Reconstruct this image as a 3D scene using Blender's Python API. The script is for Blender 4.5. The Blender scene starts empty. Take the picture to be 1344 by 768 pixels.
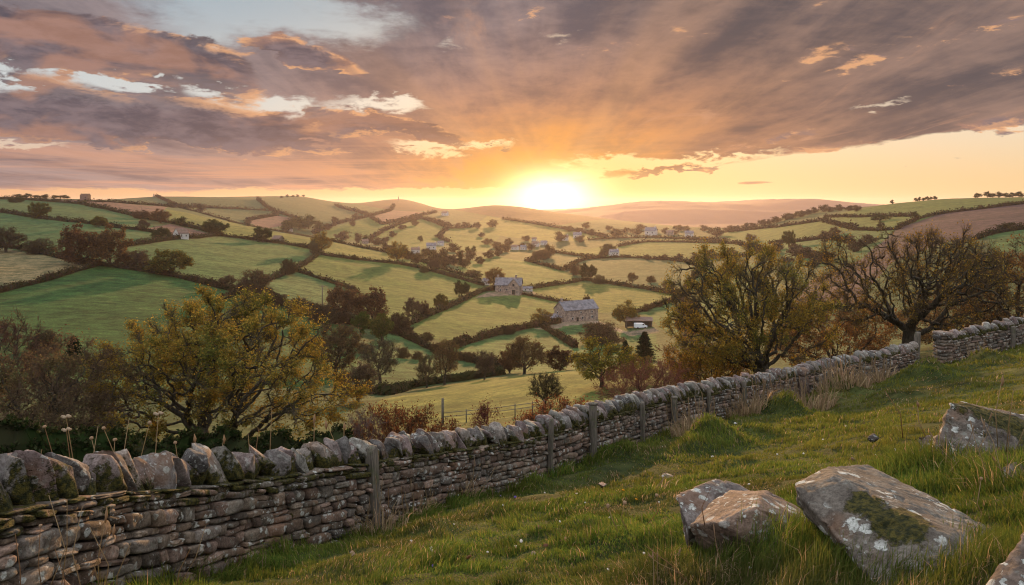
SUN_E, SKY_S, EXPO = 5.0, 0.1, 0.22
SUN_C, SUN_ELD = (1.0, .55, .21), 6.5
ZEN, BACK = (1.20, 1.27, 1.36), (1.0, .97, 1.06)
DENOISE = True
HAZE, HAZE_G = 4.6e-5, .6
import bpy, bmesh, math, random
import numpy as np
from mathutils import Vector, Matrix

R = np.random.default_rng
scene = bpy.context.scene
COL = scene.collection
F, CX, HZ = 1000.0, 672.0, 268.0      # focal length, principal column and horizon row of the photograph, in its pixels

# ------------------------------------------------------------------ helpers
def tag(o, label=None, cat=None, group=None, kind=None):
    if label: o['label'] = label
    if cat: o['category'] = cat
    if group: o['group'] = group
    if kind: o['kind'] = kind
    return o

def empty(name, loc, label, cat, group=None, rz=0.0):
    o = bpy.data.objects.new(name, None)
    COL.objects.link(o)
    o.location = loc
    o.rotation_euler = (0, 0, rz)
    return tag(o, label, cat, group)

def mesh_data(name, V, quads=None, tris=None, col=None, moss=None, smooth=True):
    me = bpy.data.meshes.new(name)
    V = np.asarray(V, np.float32)
    me.vertices.add(len(V))
    me.vertices.foreach_set('co', V.ravel())
    nq = 0 if quads is None else len(quads)
    nt = 0 if tris is None else len(tris)
    lp = []
    if nq: lp.append(np.asarray(quads, np.int32).ravel())
    if nt: lp.append(np.asarray(tris, np.int32).ravel())
    lp = np.concatenate(lp)
    me.loops.add(len(lp))
    me.loops.foreach_set('vertex_index', lp)
    me.polygons.add(nq + nt)
    st = np.concatenate([np.arange(nq) * 4, nq * 4 + np.arange(nt) * 3]).astype(np.int32)
    me.polygons.foreach_set('loop_start', st)
    me.polygons.foreach_set('use_smooth', np.full(nq + nt, smooth, bool))
    me.update(calc_edges=True)
    if col is not None:
        a = me.attributes.new('Col', 'FLOAT_COLOR', 'POINT')
        c = np.ones((len(V), 4), np.float32)
        c[:, :3] = col
        a.data.foreach_set('color', c.ravel())
    if moss is not None:
        a = me.attributes.new('moss', 'FLOAT', 'POINT')
        a.data.foreach_set('value', np.asarray(moss, np.float32))
    return me

def obj(name, me, mat, parent=None):
    o = bpy.data.objects.new(name, me)
    COL.objects.link(o)
    if mat is not None and len(me.materials) == 0:
        me.materials.append(mat)
    if parent is not None:
        o.parent = parent
    return o

def copy_tree(o, parent=None):
    c = o.copy()
    COL.objects.link(c)
    c.parent = parent
    for ch in list(o.children):
        copy_tree(ch, c)
    return c

class MB:
    """collects vertices and faces for ONE mesh"""
    def __init__(s):
        s.V, s.Q, s.T, s.C, s.M, s.n = [], [], [], [], [], 0
    def add(s, V, Q=None, T=None, C=None, M=None):
        V = np.asarray(V, float).reshape(-1, 3)
        if Q is not None and len(Q): s.Q.append(np.asarray(Q) + s.n)
        if T is not None and len(T): s.T.append(np.asarray(T) + s.n)
        s.V.append(V)
        c = np.ones((len(V), 3)) if C is None else np.broadcast_to(np.asarray(C, float), (len(V), 3))
        s.C.append(c)
        s.M.append(np.zeros(len(V)) if M is None else np.broadcast_to(np.asarray(M, float), (len(V),)))
        s.n += len(V)
    def box(s, c, d, rz=0.0, C=None, taper=1.0):
        x, y, z = d[0] / 2, d[1] / 2, d[2] / 2
        v = np.array([[-x, -y, -z], [x, -y, -z], [x, y, -z], [-x, y, -z],
                      [-x * taper, -y * taper, z], [x * taper, -y * taper, z], [x * taper, y * taper, z], [-x * taper, y * taper, z]])
        cs, sn = math.cos(rz), math.sin(rz)
        v = np.stack([v[:, 0] * cs - v[:, 1] * sn, v[:, 0] * sn + v[:, 1] * cs, v[:, 2]], 1) + np.asarray(c)
        s.add(v, [[0, 3, 2, 1], [4, 5, 6, 7], [0, 1, 5, 4], [1, 2, 6, 5], [2, 3, 7, 6], [3, 0, 4, 7]], C=C)
    def tube(s, P, r, n=6, C=None, cap=True):
        P = np.asarray(P, float)
        r = np.broadcast_to(np.asarray(r, float), (len(P),))
        t = np.gradient(P, axis=0)
        t /= np.linalg.norm(t, axis=1)[:, None] + 1e-9
        ref = np.where(np.abs(t[:, 2:3]) > 0.9, np.array([[1., 0, 0]]), np.array([[0, 0, 1.]]))
        a = np.cross(t, ref); a /= np.linalg.norm(a, axis=1)[:, None] + 1e-9
        b = np.cross(t, a)
        th = np.arange(n) * 2 * math.pi / n
        V = P[:, None] + r[:, None, None] * (a[:, None] * np.cos(th)[None, :, None] + b[:, None] * np.sin(th)[None, :, None])
        m = len(P)
        i = np.arange(m - 1)[:, None] * n; j = np.arange(n)[None]; k = (j + 1) % n
        Q = np.stack([i + j, i + k, i + n + k, i + n + j], -1).reshape(-1, 4)
        V = V.reshape(-1, 3)
        T = []
        if cap:
            V = np.vstack([V, P[0], P[-1]])
            e0, e1 = m * n, m * n + 1
            T = [[e0, (q + 1) % n, q] for q in range(n)] + [[e1, (m - 1) * n + q, (m - 1) * n + (q + 1) % n] for q in range(n)]
        s.add(V, Q, T, C)
    def data(s, name, smooth=True):
        V = np.concatenate(s.V)
        return mesh_data(name, V, np.concatenate(s.Q) if s.Q else None, np.concatenate(s.T) if s.T else None,
                         np.concatenate(s.C), np.concatenate(s.M), smooth)
    def build(s, name, mat, parent=None, smooth=True):
        return obj(name, s.data(name, smooth), mat, parent)

def _hash(ix, iy, iz, seed):
    h = (ix.astype(np.int64) * 374761393 + iy.astype(np.int64) * 668265263 + iz.astype(np.int64) * 2147483647 + seed * 144269) & 0xFFFFFFFF
    h = ((h ^ (h >> 13)) * 1274126177) & 0xFFFFFFFF
    h = ((h ^ (h >> 16)) * 2246822519) & 0xFFFFFFFF
    return ((h ^ (h >> 15)) & 0xFFFFFF) / float(0xFFFFFF)

def vnoise(P, seed=0):
    """value noise in 0..1 at points N x 3"""
    P = np.asarray(P, float)
    i = np.floor(P).astype(np.int64); f = P - i
    f = f * f * (3 - 2 * f)
    out = 0
    for dx in (0, 1):
        wx = f[:, 0] if dx else 1 - f[:, 0]
        for dy in (0, 1):
            wy = f[:, 1] if dy else 1 - f[:, 1]
            for dz in (0, 1):
                wz = f[:, 2] if dz else 1 - f[:, 2]
                out = out + wx * wy * wz * _hash(i[:, 0] + dx, i[:, 1] + dy, i[:, 2] + dz, seed)
    return out

def fbm(P, seed=0, oct=4):
    P = np.asarray(P, float); a, s, t = 0.5, 0, 0
    for k in range(oct):
        s = s + a * vnoise(P * 2 ** k + 17.3 * k, seed + k); t += a; a *= 0.5
    return s / t

def fbm2(x, y, sc, seed=0, oct=4):
    return fbm(np.stack([np.ravel(x) * sc, np.ravel(y) * sc, np.zeros(np.size(x))], 1), seed, oct)

def smooth(a, b, x):
    t = np.clip((x - a) / (b - a), 0, 1)
    return t * t * (3 - 2 * t)

def pchip(x, y, xi):
    """monotone cubic, y: (n, m) columns"""
    x = np.asarray(x, float); y = np.asarray(y, float)
    h = np.diff(x)[:, None]; d = np.diff(y, axis=0) / h
    m = np.zeros_like(y)
    w1 = 2 * h[1:] + h[:-1]; w2 = h[1:] + 2 * h[:-1]
    ok = d[1:] * d[:-1] > 0
    with np.errstate(divide='ignore', invalid='ignore'):
        mm = (w1 + w2) / (w1 / d[:-1] + w2 / d[1:])
    m[1:-1] = np.where(ok, mm, 0)
    m[0], m[-1] = d[0], d[-1]
    k = np.clip(np.searchsorted(x, xi) - 1, 0, len(x) - 2)
    t = ((xi - x[k]) / (x[k + 1] - x[k]))[:, None]; hh = (x[k + 1] - x[k])[:, None]
    return ((1 + 2 * t) * (1 - t) ** 2 * y[k] + t * (1 - t) ** 2 * hh * m[k] + t * t * (3 - 2 * t) * y[k + 1] + t * t * (t - 1) * hh * m[k + 1])

# ------------------------------------------------------------------ the lie of the land
# rows: distance from the viewpoint in metres; columns: bearing; values: how far below eye level the ground reads there
DS = [40, 55, 75, 110, 140, 180, 240, 320, 420, 560, 750, 1000, 1350, 1800, 2400, 3200, 4300, 6000, 9000]
BEAR = {
 -600: [590, 570, 545, 490, 460, 420, 370, 325, 295, 272, 262, 258, 260, 262, 264, 266, 268, 268, 269],
 -200: [595, 575, 550, 500, 468, 430, 382, 338, 304, 278, 264, 258, 260, 262, 264, 266, 268, 268, 269],
    0: [600, 578, 552, 505, 472, 436, 390, 347, 314, 287, 268, 259, 261, 263, 264, 266, 268, 268, 269],
  110: [600, 578, 553, 508, 476, 440, 394, 350, 316, 290, 272, 262, 262, 263, 264, 266, 268, 268, 269],
  220: [600, 578, 554, 512, 482, 447, 402, 360, 327, 303, 285, 273, 268, 258, 262, 266, 268, 268, 269],
  330: [600, 577, 555, 518, 490, 456, 414, 374, 342, 318, 299, 301, 284, 261, 258, 264, 268, 270, 270],
  440: [597, 574, 555, 526, 511, 476, 434, 395, 360, 330, 317, 319, 296, 277, 265, 268, 272, 274, 272],
 385: [598, 575, 555, 522, 500, 466, 424, 384, 351, 324, 308, 310, 290, 268, 257.5, 264, 268, 270, 270],
  470: [596, 573, 552, 524, 511, 479, 438, 400, 365, 335, 321, 319, 297, 279, 267.5, 266.5, 271, 275, 273],
  523: [594.5, 571, 548, 520, 512, 484, 446, 407, 372, 342, 328, 318, 298, 281, 269, 261.5, 272, 279, 275],
  593: [591, 566, 541, 511, 506, 487, 453, 415, 382, 353, 336, 322, 302, 284, 274.5, 276, 278, 282, 277],
  650: [587, 561, 534, 503, 498, 487, 456, 420, 389, 361, 340, 326, 306, 287, 269.5, 275, 283, 284, 278],
  740: [575, 548, 522, 490, 488, 484, 458, 428, 398, 368, 345, 327, 307, 288, 280, 286, 291, 279, 276],
  850: [560, 530, 506, 482, 479, 476, 454, 424, 395, 367, 343, 324, 309, 296, 293, 297, 295, 267, 272],
  960: [545, 515, 493, 470, 455, 440, 420, 398, 376, 352, 333, 317, 304, 299, 302, 298, 295, 264.5, 270],
 1060: [522, 500, 480, 452, 430, 410, 388, 366, 346, 326, 308, 292, 277, 281, 290, 295, 294, 264, 270],
 1160: [495, 478, 462, 436, 412, 388, 364, 342, 324, 304, 286, 269, 270, 278, 290, 294, 293, 271, 272],
 1260: [474, 462, 446, 420, 398, 374, 348, 325, 306, 287, 271, 260.5, 263, 272, 285, 292, 292, 274, 274],
 1344: [462, 452, 436, 410, 388, 364, 338, 315, 296, 278, 266, 259, 262, 270, 282, 290, 290, 276, 275],
 1500: [440, 432, 418, 396, 374, 352, 326, 303, 285, 270, 261, 256, 260, 268, 280, 288, 288, 277, 275],
 1950: [400, 396, 388, 372, 354, 334, 310, 290, 276, 264, 256, 253, 258, 266, 278, 286, 286, 277, 275],
}
_bx = np.array(sorted(BEAR)); _tab = np.array([BEAR[b] for b in sorted(BEAR)], float)          # (cols, rows)
GPX = np.arange(-600, 1951, 4.0); GLD = np.linspace(math.log(40), math.log(9000), 700)
_t1 = pchip(np.log(DS), _tab.T, GLD)                # (700, cols)
GRID = pchip(_bx, _t1.T, GPX)                       # (npx, 700)

def z_far(x, y):
    y = np.maximum(y, 30.0)
    u = np.clip((CX + F * x / y - GPX[0]) / 4.0, 0, len(GPX) - 1.001)
    v = np.clip((np.log(y) - GLD[0]) / (GLD[1] - GLD[0]), 0, len(GLD) - 1.001)
    i = u.astype(int); j = v.astype(int); a = u - i; b = v - j
    p = (GRID[i, j] * (1 - a) * (1 - b) + GRID[i + 1, j] * a * (1 - b) + GRID[i, j + 1] * (1 - a) * b + GRID[i + 1, j + 1] * a * b)
    return -(p - HZ) / F * y

# the wall's foot: bearing, distance, how it reads
WALL = [(-330, 4.3, 1010), (-150, 4.8, 920), (0, 5.7, 842), (150, 7.3, 790), (270, 9.0, 752), (480, 12.0, 691), (620, 15.5, 652), (700, 17.6, 630), (770, 19.8, 603),
        (880, 24.0, 566), (960, 27.0, 546), (1030, 30.0, 530), (1100, 32.5, 512), (1160, 34.0, 498), (1230, 35.0, 482), (1340, 36.0, 456), (1500, 38, 428)]
def world(px, py, d):
    return np.array([(px - CX) / F * d, d, -(py - HZ) / F * d])
_ctl = [world(a, c, b) for a, b, c in WALL]
_ctl += [world(*q) for q in [(600, 768, 7.0), (760, 768, 6.2), (900, 768, 5.2), (1180, 780, 3.8), (1344, 768, 3.2), (760, 660, 12.0), (880, 632, 15.0), (1000, 600, 16.0),
        (1050, 556, 22.0), (1200, 566, 16.0), (1344, 600, 9.5), (1230, 604, 9.0), (1344, 500, 24.0), (1200, 506, 28.0), (1060, 545, 26), (960, 730, 5.8), (1500, 560, 10), (1500, 470, 24), (650, 700, 9.5),
        (0, 745, 12), (150, 705, 17), (-200, 720, 15), (300, 640, 28), (480, 640, 24), (600, 606, 29), (750, 585, 33), (900, 556, 36)]]
_ctl += [np.array(q) for q in [(0, 0, -1.62), (3, 0, -1.05), (-3, 0, -2.1), (-6, 2.5, -3.3), (0, -6, -.8), (6, -6, .3), (-6, -6, -2), (7, 3, -.7), (14, 6, -.6), (25, 14, -1.8)]]
for _p in (-600, -200, 0, 150, 300, 450, 600, 750, 900, 1050, 1200, 1344, 1600, 1950):
    for _d in (46.0, 58.0):
        _x = (_p - CX) / F * _d
        _ctl.append(np.array([_x, _d, z_far(np.array([_x]), np.array([_d]))[0]]))
_ctl = np.array(_ctl)
def _tps(r): return np.where(r > 0, r * r * np.log(r + 1e-9), 0)
_nctl = len(_ctl); _A = np.zeros((_nctl + 3, _nctl + 3))
_A[:_nctl, :_nctl] = _tps(np.linalg.norm(_ctl[:, None, :2] - _ctl[None, :, :2], axis=2)) + np.eye(_nctl) * 0.6
_A[:_nctl, _nctl:] = np.c_[np.ones(_nctl), _ctl[:, :2]]; _A[_nctl:, :_nctl] = _A[:_nctl, _nctl:].T
_wctl = np.linalg.solve(_A, np.r_[_ctl[:, 2], 0, 0, 0])
def z_near(x, y):
    out = _wctl[_nctl] + _wctl[_nctl + 1] * x + _wctl[_nctl + 2] * y
    for k in range(_nctl):
        out = out + _wctl[k] * _tps(np.hypot(x - _ctl[k, 0], y - _ctl[k, 1]))
    return out

TUSS = []          # grass tussocks: x, y, radius, height
def z_base(x, y):
    x = np.asarray(x, float); y = np.asarray(y, float)
    w = smooth(42, 56, y)
    z = z_far(x, y)
    m = y < 57
    if m.any():
        zz = np.array(z)
        zz[m] = z_near(x[m], y[m]) * (1 - w[m]) + zz[m] * w[m]
        z = zz
    return z
def ground(x, y):
    x = np.atleast_1d(np.asarray(x, float)); y = np.atleast_1d(np.asarray(y, float))
    z = z_base(x, y)
    m = y < 50
    if m.any():
        xm, ym = x[m], y[m]
        k = smooth(50, 30, ym) * smooth(-4, 3, ym)
        dz = k * ((fbm2(xm, ym, .45, 5, 3) - .5) * .28 + (fbm2(xm, ym, 2.2, 9, 2) - .5) * .09)
        for (a, b, r, h) in TUSS:
            q = ((xm - a) ** 2 + ((ym - b) * .8) ** 2) / (r * r)
            dz = dz + h * np.exp(-q * 1.6) * (0.8 + .4 * np.sin(xm * 5 + ym * 3))
        zz = np.array(z); zz[m] += dz; z = zz
    m = y > 90
    if m.any():
        zz = np.array(z); s = np.clip((y[m] - 90) / 120, 0, 1)
        zz[m] += s * ((fbm2(x[m], y[m], .03, 31, 3) - .5) * 1.3)
        f = smooth(3200, 5600, y[m]); zz[m] += f * ((1 - np.abs(fbm2(x[m], y[m], .0011, 61, 4) * 2 - 1)) - .75) * 75
        z = zz
    return z

_DM = np.exp(np.linspace(math.log(2.6), math.log(9000), 2600))
def hit(px, py, dmin=2.6):
    """the point of the ground seen along a bearing"""
    d = _DM[_DM >= dmin]
    x = (px - CX) / F * d; zr = -(py - HZ) / F * d
    zg = z_base(x, d)
    k = np.nonzero(zg >= zr)[0]
    i = k[0] if len(k) else int(np.argmin(np.abs(zg - zr) / d))
    dd = d[i]
    if len(k) and i > 0:
        a, b = zg[i - 1] - zr[i - 1], zg[i] - zr[i]
        t = -a / (b - a + 1e-12); dd = d[i - 1] + (d[i] - d[i - 1]) * min(max(t, 0), 1)
    xx = (px - CX) / F * dd
    return np.array([xx, dd, ground(xx, dd)[0]])

def densify(pts, step=7.0):
    out = []
    for (a, b) in zip(pts[:-1], pts[1:]):
        n = max(1, int(math.hypot(b[0] - a[0], b[1] - a[1]) / step))
        out += [(a[0] + (b[0] - a[0]) * k / n, a[1] + (b[1] - a[1]) * k / n) for k in range(n)]
    return out + [pts[-1]]
# ------------------------------------------------------------------ materials
class NT:
    """small helper to wire shader nodes"""
    def __init__(s, tree): s.t = tree; s.n = tree.nodes; s.l = tree.links
    def node(s, typ, **kw):
        n = s.n.new(typ)
        for k, v in kw.items(): setattr(n, k, v)
        return n
    def put(s, sock, v):
        if hasattr(v, 'is_output'): s.l.new(v, sock)
        elif isinstance(v, (tuple, list)):
            d = sock.default_value
            sock.default_value = tuple(v) + (1.0,) * (len(d) - len(v))
        else: sock.default_value = v
    def math(s, op, a, b=0.0, c=None, clamp=False):
        n = s.node('ShaderNodeMath', operation=op, use_clamp=clamp)
        s.put(n.inputs[0], a); s.put(n.inputs[1], b)
        if c is not None: s.put(n.inputs[2], c)
        return n.outputs[0]
    def mix(s, f, a, b, blend='MIX'):
        n = s.node('ShaderNodeMix', data_type='RGBA', blend_type=blend)
        s.put(n.inputs[0], f); s.put(n.inputs[6], a); s.put(n.inputs[7], b)
        return n.outputs[2]
    def ramp(s, v, a, b):
        n = s.node('ShaderNodeMapRange', interpolation_type='SMOOTHSTEP')
        s.put(n.inputs[0], v); s.put(n.inputs[1], a); s.put(n.inputs[2], b)
        return n.outputs[0]
    def noise(s, vec, scale, detail=4, rough=.55, dist=0.0, out=0):
        n = s.node('ShaderNodeTexNoise')
        if vec is not None: s.l.new(vec, n.inputs['Vector'])
        n.inputs['Scale'].default_value = scale; n.inputs['Detail'].default_value = detail
        n.inputs['Roughness'].default_value = rough; n.inputs['Distortion'].default_value = dist
        return n.outputs[out]
    def voro(s, vec, scale, out=0, feature='F1'):
        n = s.node('ShaderNodeTexVoronoi', feature=feature)
        if vec is not None: s.l.new(vec, n.inputs['Vector'])
        n.inputs['Scale'].default_value = scale
        return n.outputs[out]
    def attr(s, name, fac=False):
        n = s.node('ShaderNodeAttribute', attribute_name=name)
        return n.outputs['Fac' if fac else 'Color']

def new_mat(name, rough=.9, spec=.2):
    m = bpy.data.materials.new(name); m.use_nodes = True
    t = NT(m.node_tree); b = m.node_tree.nodes['Principled BSDF']
    b.inputs['Roughness'].default_value = rough
    b.inputs['Specular IOR Level'].default_value = spec
    return m, t, b

def bump(t, b, h, strength=.5, dist=.02):
    n = t.node('ShaderNodeBump')
    n.inputs['Strength'].default_value = strength; n.inputs['Distance'].default_value = dist
    t.l.new(h, n.inputs['Height']); t.l.new(n.outputs[0], b.inputs['Normal'])

def pos(t): return t.node('ShaderNodeNewGeometry').outputs['Position']
def normal_z(t):
    n = t.node('ShaderNodeSeparateXYZ'); t.l.new(t.node('ShaderNodeNewGeometry').outputs['Normal'], n.inputs[0]); return n.outputs[2]

def stone_mat(name, scale=1.0, lichen=.5, mossy=1.0):
    m, t, b = new_mat(name, .88, .25)
    p = pos(t)
    base = t.attr('Col')
    n1 = t.noise(p, 5 * scale, 6, .65); n2 = t.noise(p, 38 * scale, 5, .7)
    c = t.mix(1.0, base, t.mix(t.ramp(n1, .3, .72), (.55, .5, .47), (1.35, 1.3, 1.25)), 'MULTIPLY')
    c = t.mix(1.0, c, t.mix(t.ramp(n2, .32, .7), (.62, .6, .58), (1.3, 1.3, 1.28)), 'MULTIPLY')
    # rusty iron tint
    c = t.mix(t.math('MULTIPLY', t.ramp(t.noise(p, 2.3 * scale, 3), .52, .7), .55), c, (.19, .10, .055))
    # lichen, white crusts with ragged rims
    wob = t.node('ShaderNodeVectorMath', operation='ADD'); t.l.new(p, wob.inputs[0])
    sc = t.node('ShaderNodeVectorMath', operation='SCALE'); t.l.new(t.noise(p, 22 * scale, 4, .6, out=1), sc.inputs[0]); sc.inputs['Scale'].default_value = .07 / scale
    t.l.new(sc.outputs[0], wob.inputs[1])
    v1 = t.voro(wob.outputs[0], 8.0 * scale); v2 = t.voro(wob.outputs[0], 22 * scale)
    gate = t.ramp(t.noise(p, 2.3 * scale, 2), .44, .54)
    l1 = t.math('MULTIPLY', t.ramp(v1, .32, .26), gate); l2 = t.math('MULTIPLY', t.ramp(v2, .30, .24), t.ramp(t.noise(p, 2.9 * scale, 2), .5, .62))
    lich = t.math('MULTIPLY', t.math('MAXIMUM', l1, l2), t.math('MULTIPLY', t.ramp(n2, .30, .46), lichen))
    c = t.mix(lich, c, t.mix(t.ramp(t.noise(p, 55 * scale, 4, .7), .35, .65), (.36, .37, .33), (.60, .60, .56)))
    grey = t.ramp(t.noise(p, 9 * scale, 5, .7), .56, .68)
    c = t.mix(t.math('MULTIPLY', grey, .45 * lichen + .1), c, (.27, .28, .24))
    # moss
    mo = t.math('ADD', t.attr('moss', True), t.math('MULTIPLY', t.math('SUBTRACT', t.noise(p, 7 * scale, 5, .7), .5), 1.7))
    mo = t.math('MULTIPLY', t.ramp(mo, .42, .62), mossy)
    mcol = t.mix(t.ramp(t.noise(p, 30 * scale, 4), .35, .7), (.018, .021, .005), (.105, .085, .016))
    c = t.mix(mo, c, mcol)
    t.l.new(c, b.inputs['Base Color'])
    h = t.math('ADD', t.math('MULTIPLY', n1, .5), t.math('MULTIPLY', n2, .35))
    h = t.math('ADD', h, t.math('MULTIPLY', lich, .1)); h = t.math('ADD', h, t.math('MULTIPLY', t.math('MULTIPLY', mo, t.noise(p, 90 * scale, 3)), .7))
    bump(t, b, h, .95, .045 / scale)
    return m

def wood_mat(name, ca, cb):
    m, t, b = new_mat(name, .9, .15)
    tc = t.node('ShaderNodeTexCoord').outputs['Object']
    mp = t.node('ShaderNodeMapping'); t.l.new(tc, mp.inputs[0]); mp.inputs['Scale'].default_value = (1, 1, .06)
    n = t.noise(mp.outputs[0], 55, 5, .7); n2 = t.noise(tc, 6, 4)
    c = t.mix(t.ramp(n, .3, .7), ca, cb)
    c = t.mix(t.math('MULTIPLY', t.ramp(n2, .5, .7), .6), c, (.07, .085, .03))
    t.l.new(c, b.inputs['Base Color']); bump(t, b, n, .7, .012)
    return m

def plain_mat(name, col, rough=.85, var=.25, scale=3.0, spec=.2, bmp=0.0):
    m, t, b = new_mat(name, rough, spec)
    p = pos(t); n = t.noise(p, scale, 5, .6)
    lo = tuple(c * (1 - var) for c in col); hi = tuple(min(1, c * (1 + var)) for c in col)
    t.l.new(t.mix(t.ramp(n, .3, .7), lo, hi), b.inputs['Base Color'])
    if bmp: bump(t, b, n, .6, bmp)
    return m

def leaf_mat(name, transl=.45, tint=True):
    """leaf blades: vertex colour, multiplied by the object's own colour, light coming through"""
    m = bpy.data.materials.new(name); m.use_nodes = True
    t = NT(m.node_tree); m.node_tree.nodes.remove(m.node_tree.nodes['Principled BSDF'])
    out = m.node_tree.nodes['Material Output']
    c = t.attr('Col')
    if tint:
        oi = t.node('ShaderNodeObjectInfo')
        c = t.mix(1.0, c, oi.outputs['Color'], 'MULTIPLY')
    d = t.node('ShaderNodeBsdfDiffuse'); t.l.new(c, d.inputs[0])
    tr = t.node('ShaderNodeBsdfTranslucent'); t.l.new(c, tr.inputs[0])
    mx = t.node('ShaderNodeMixShader'); mx.inputs[0].default_value = transl
    t.l.new(d.outputs[0], mx.inputs[1]); t.l.new(tr.outputs[0], mx.inputs[2]); t.l.new(mx.outputs[0], out.inputs[0])
    return m

M = {}
M['stone'] = stone_mat('wall stone', 1.0, .75, 1.0)
M['cope'] = stone_mat('coping stone', 1.0, .5, 1.0)
M['rock'] = stone_mat('boulder', 1.0, .9, 1.0)
M['post'] = wood_mat('weathered wood', (.060, .050, .040), (.19, .16, .13))
M['bark'], _t, _b = new_mat('bark', .95, .1)
_p = _t.node('ShaderNodeTexCoord').outputs['Object']; _mp = _t.node('ShaderNodeMapping'); _t.l.new(_p, _mp.inputs[0]); _mp.inputs['Scale'].default_value = (1, 1, .25)
_n = _t.noise(_mp.outputs[0], 9, 6, .7)
_t.l.new(_t.mix(_t.ramp(_n, .3, .7), (.022, .018, .013), (.085, .07, .05)), _b.inputs['Base Color']); bump(_t, _b, _n, .8, .06)
M['leaf'] = leaf_mat('foliage', .45)
M['blade'] = leaf_mat('grass blade', .5)
M['dry'] = leaf_mat('dry grass', .45)
M['hedge'] = leaf_mat('hedge leaves', .2)
M['farstone'] = plain_mat('house stone', (.27, .205, .165), .9, .42, 1.0, bmp=.02)
M['slate'] = plain_mat('slate', (.145, .140, .155), .8, .4, .6, .2)
M['tile'] = plain_mat('brown tile', (.17, .11, .085), .8, .25, .9)
M['render'] = plain_mat('white render', (.48, .45, .42), .9, .08, .5)
M['glass'], _t, _b = new_mat('window glass', .15, .6); _b.inputs['Base Color'].default_value = (.02, .022, .026, 1)
M['wire'], _t, _b = new_mat('wire', .5, .5); _b.inputs['Base Color'].default_value = (.10, .09, .08, 1)
M['van'] = plain_mat('white paint', (.75, .76, .78), .35, .05, .5, .5)
M['tyre'] = plain_mat('tyre', (.02, .02, .02), .9)

# terrain: field colour held in the mesh, broken up by grass noise
m, t, b = new_mat('land', .95, .1); M['land'] = m
p = pos(t)
c = t.attr('Col')
nf = t.noise(p, .035, 4, .6); nm = t.noise(p, .22, 5, .65); ng = t.noise(p, 1.6, 5, .7); ns = t.noise(p, 14.0, 4, .7)
c = t.mix(1.0, c, t.mix(t.ramp(nf, .3, .7), (.74, .80, .78), (1.24, 1.14, 1.12)), 'MULTIPLY')
c = t.mix(1.0, c, t.mix(t.ramp(nm, .36, .64), (.55, .64, .56), (1.36, 1.28, 1.26)), 'MULTIPLY')
c = t.mix(1.0, c, t.mix(t.ramp(ng, .34, .66), (.52, .58, .52), (1.42, 1.32, 1.30)), 'MULTIPLY')
c = t.mix(t.math('MULTIPLY', t.ramp(t.noise(p, .11, 6, .75), .56, .72), .35), c, (.13, .11, .05))
# faint mowing and sheep-track lines along the slopes
mp = t.node('ShaderNodeMapping'); t.l.new(p, mp.inputs[0]); mp.inputs['Rotation'].default_value = (0, 0, .9); mp.inputs['Scale'].default_value = (.025, .35, .1)
st = t.noise(mp.outputs[0], 1.0, 3, .5)
c = t.mix(1.0, c, t.mix(t.ramp(st, .35, .65), (.86, .88, .86), (1.12, 1.1, 1.08)), 'MULTIPLY')
t.l.new(c, b.inputs['Base Color'])
bump(t, b, t.math('ADD', t.math('MULTIPLY', ng, .6), t.math('MULTIPLY', ns, .25)), .7, .25)

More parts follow.
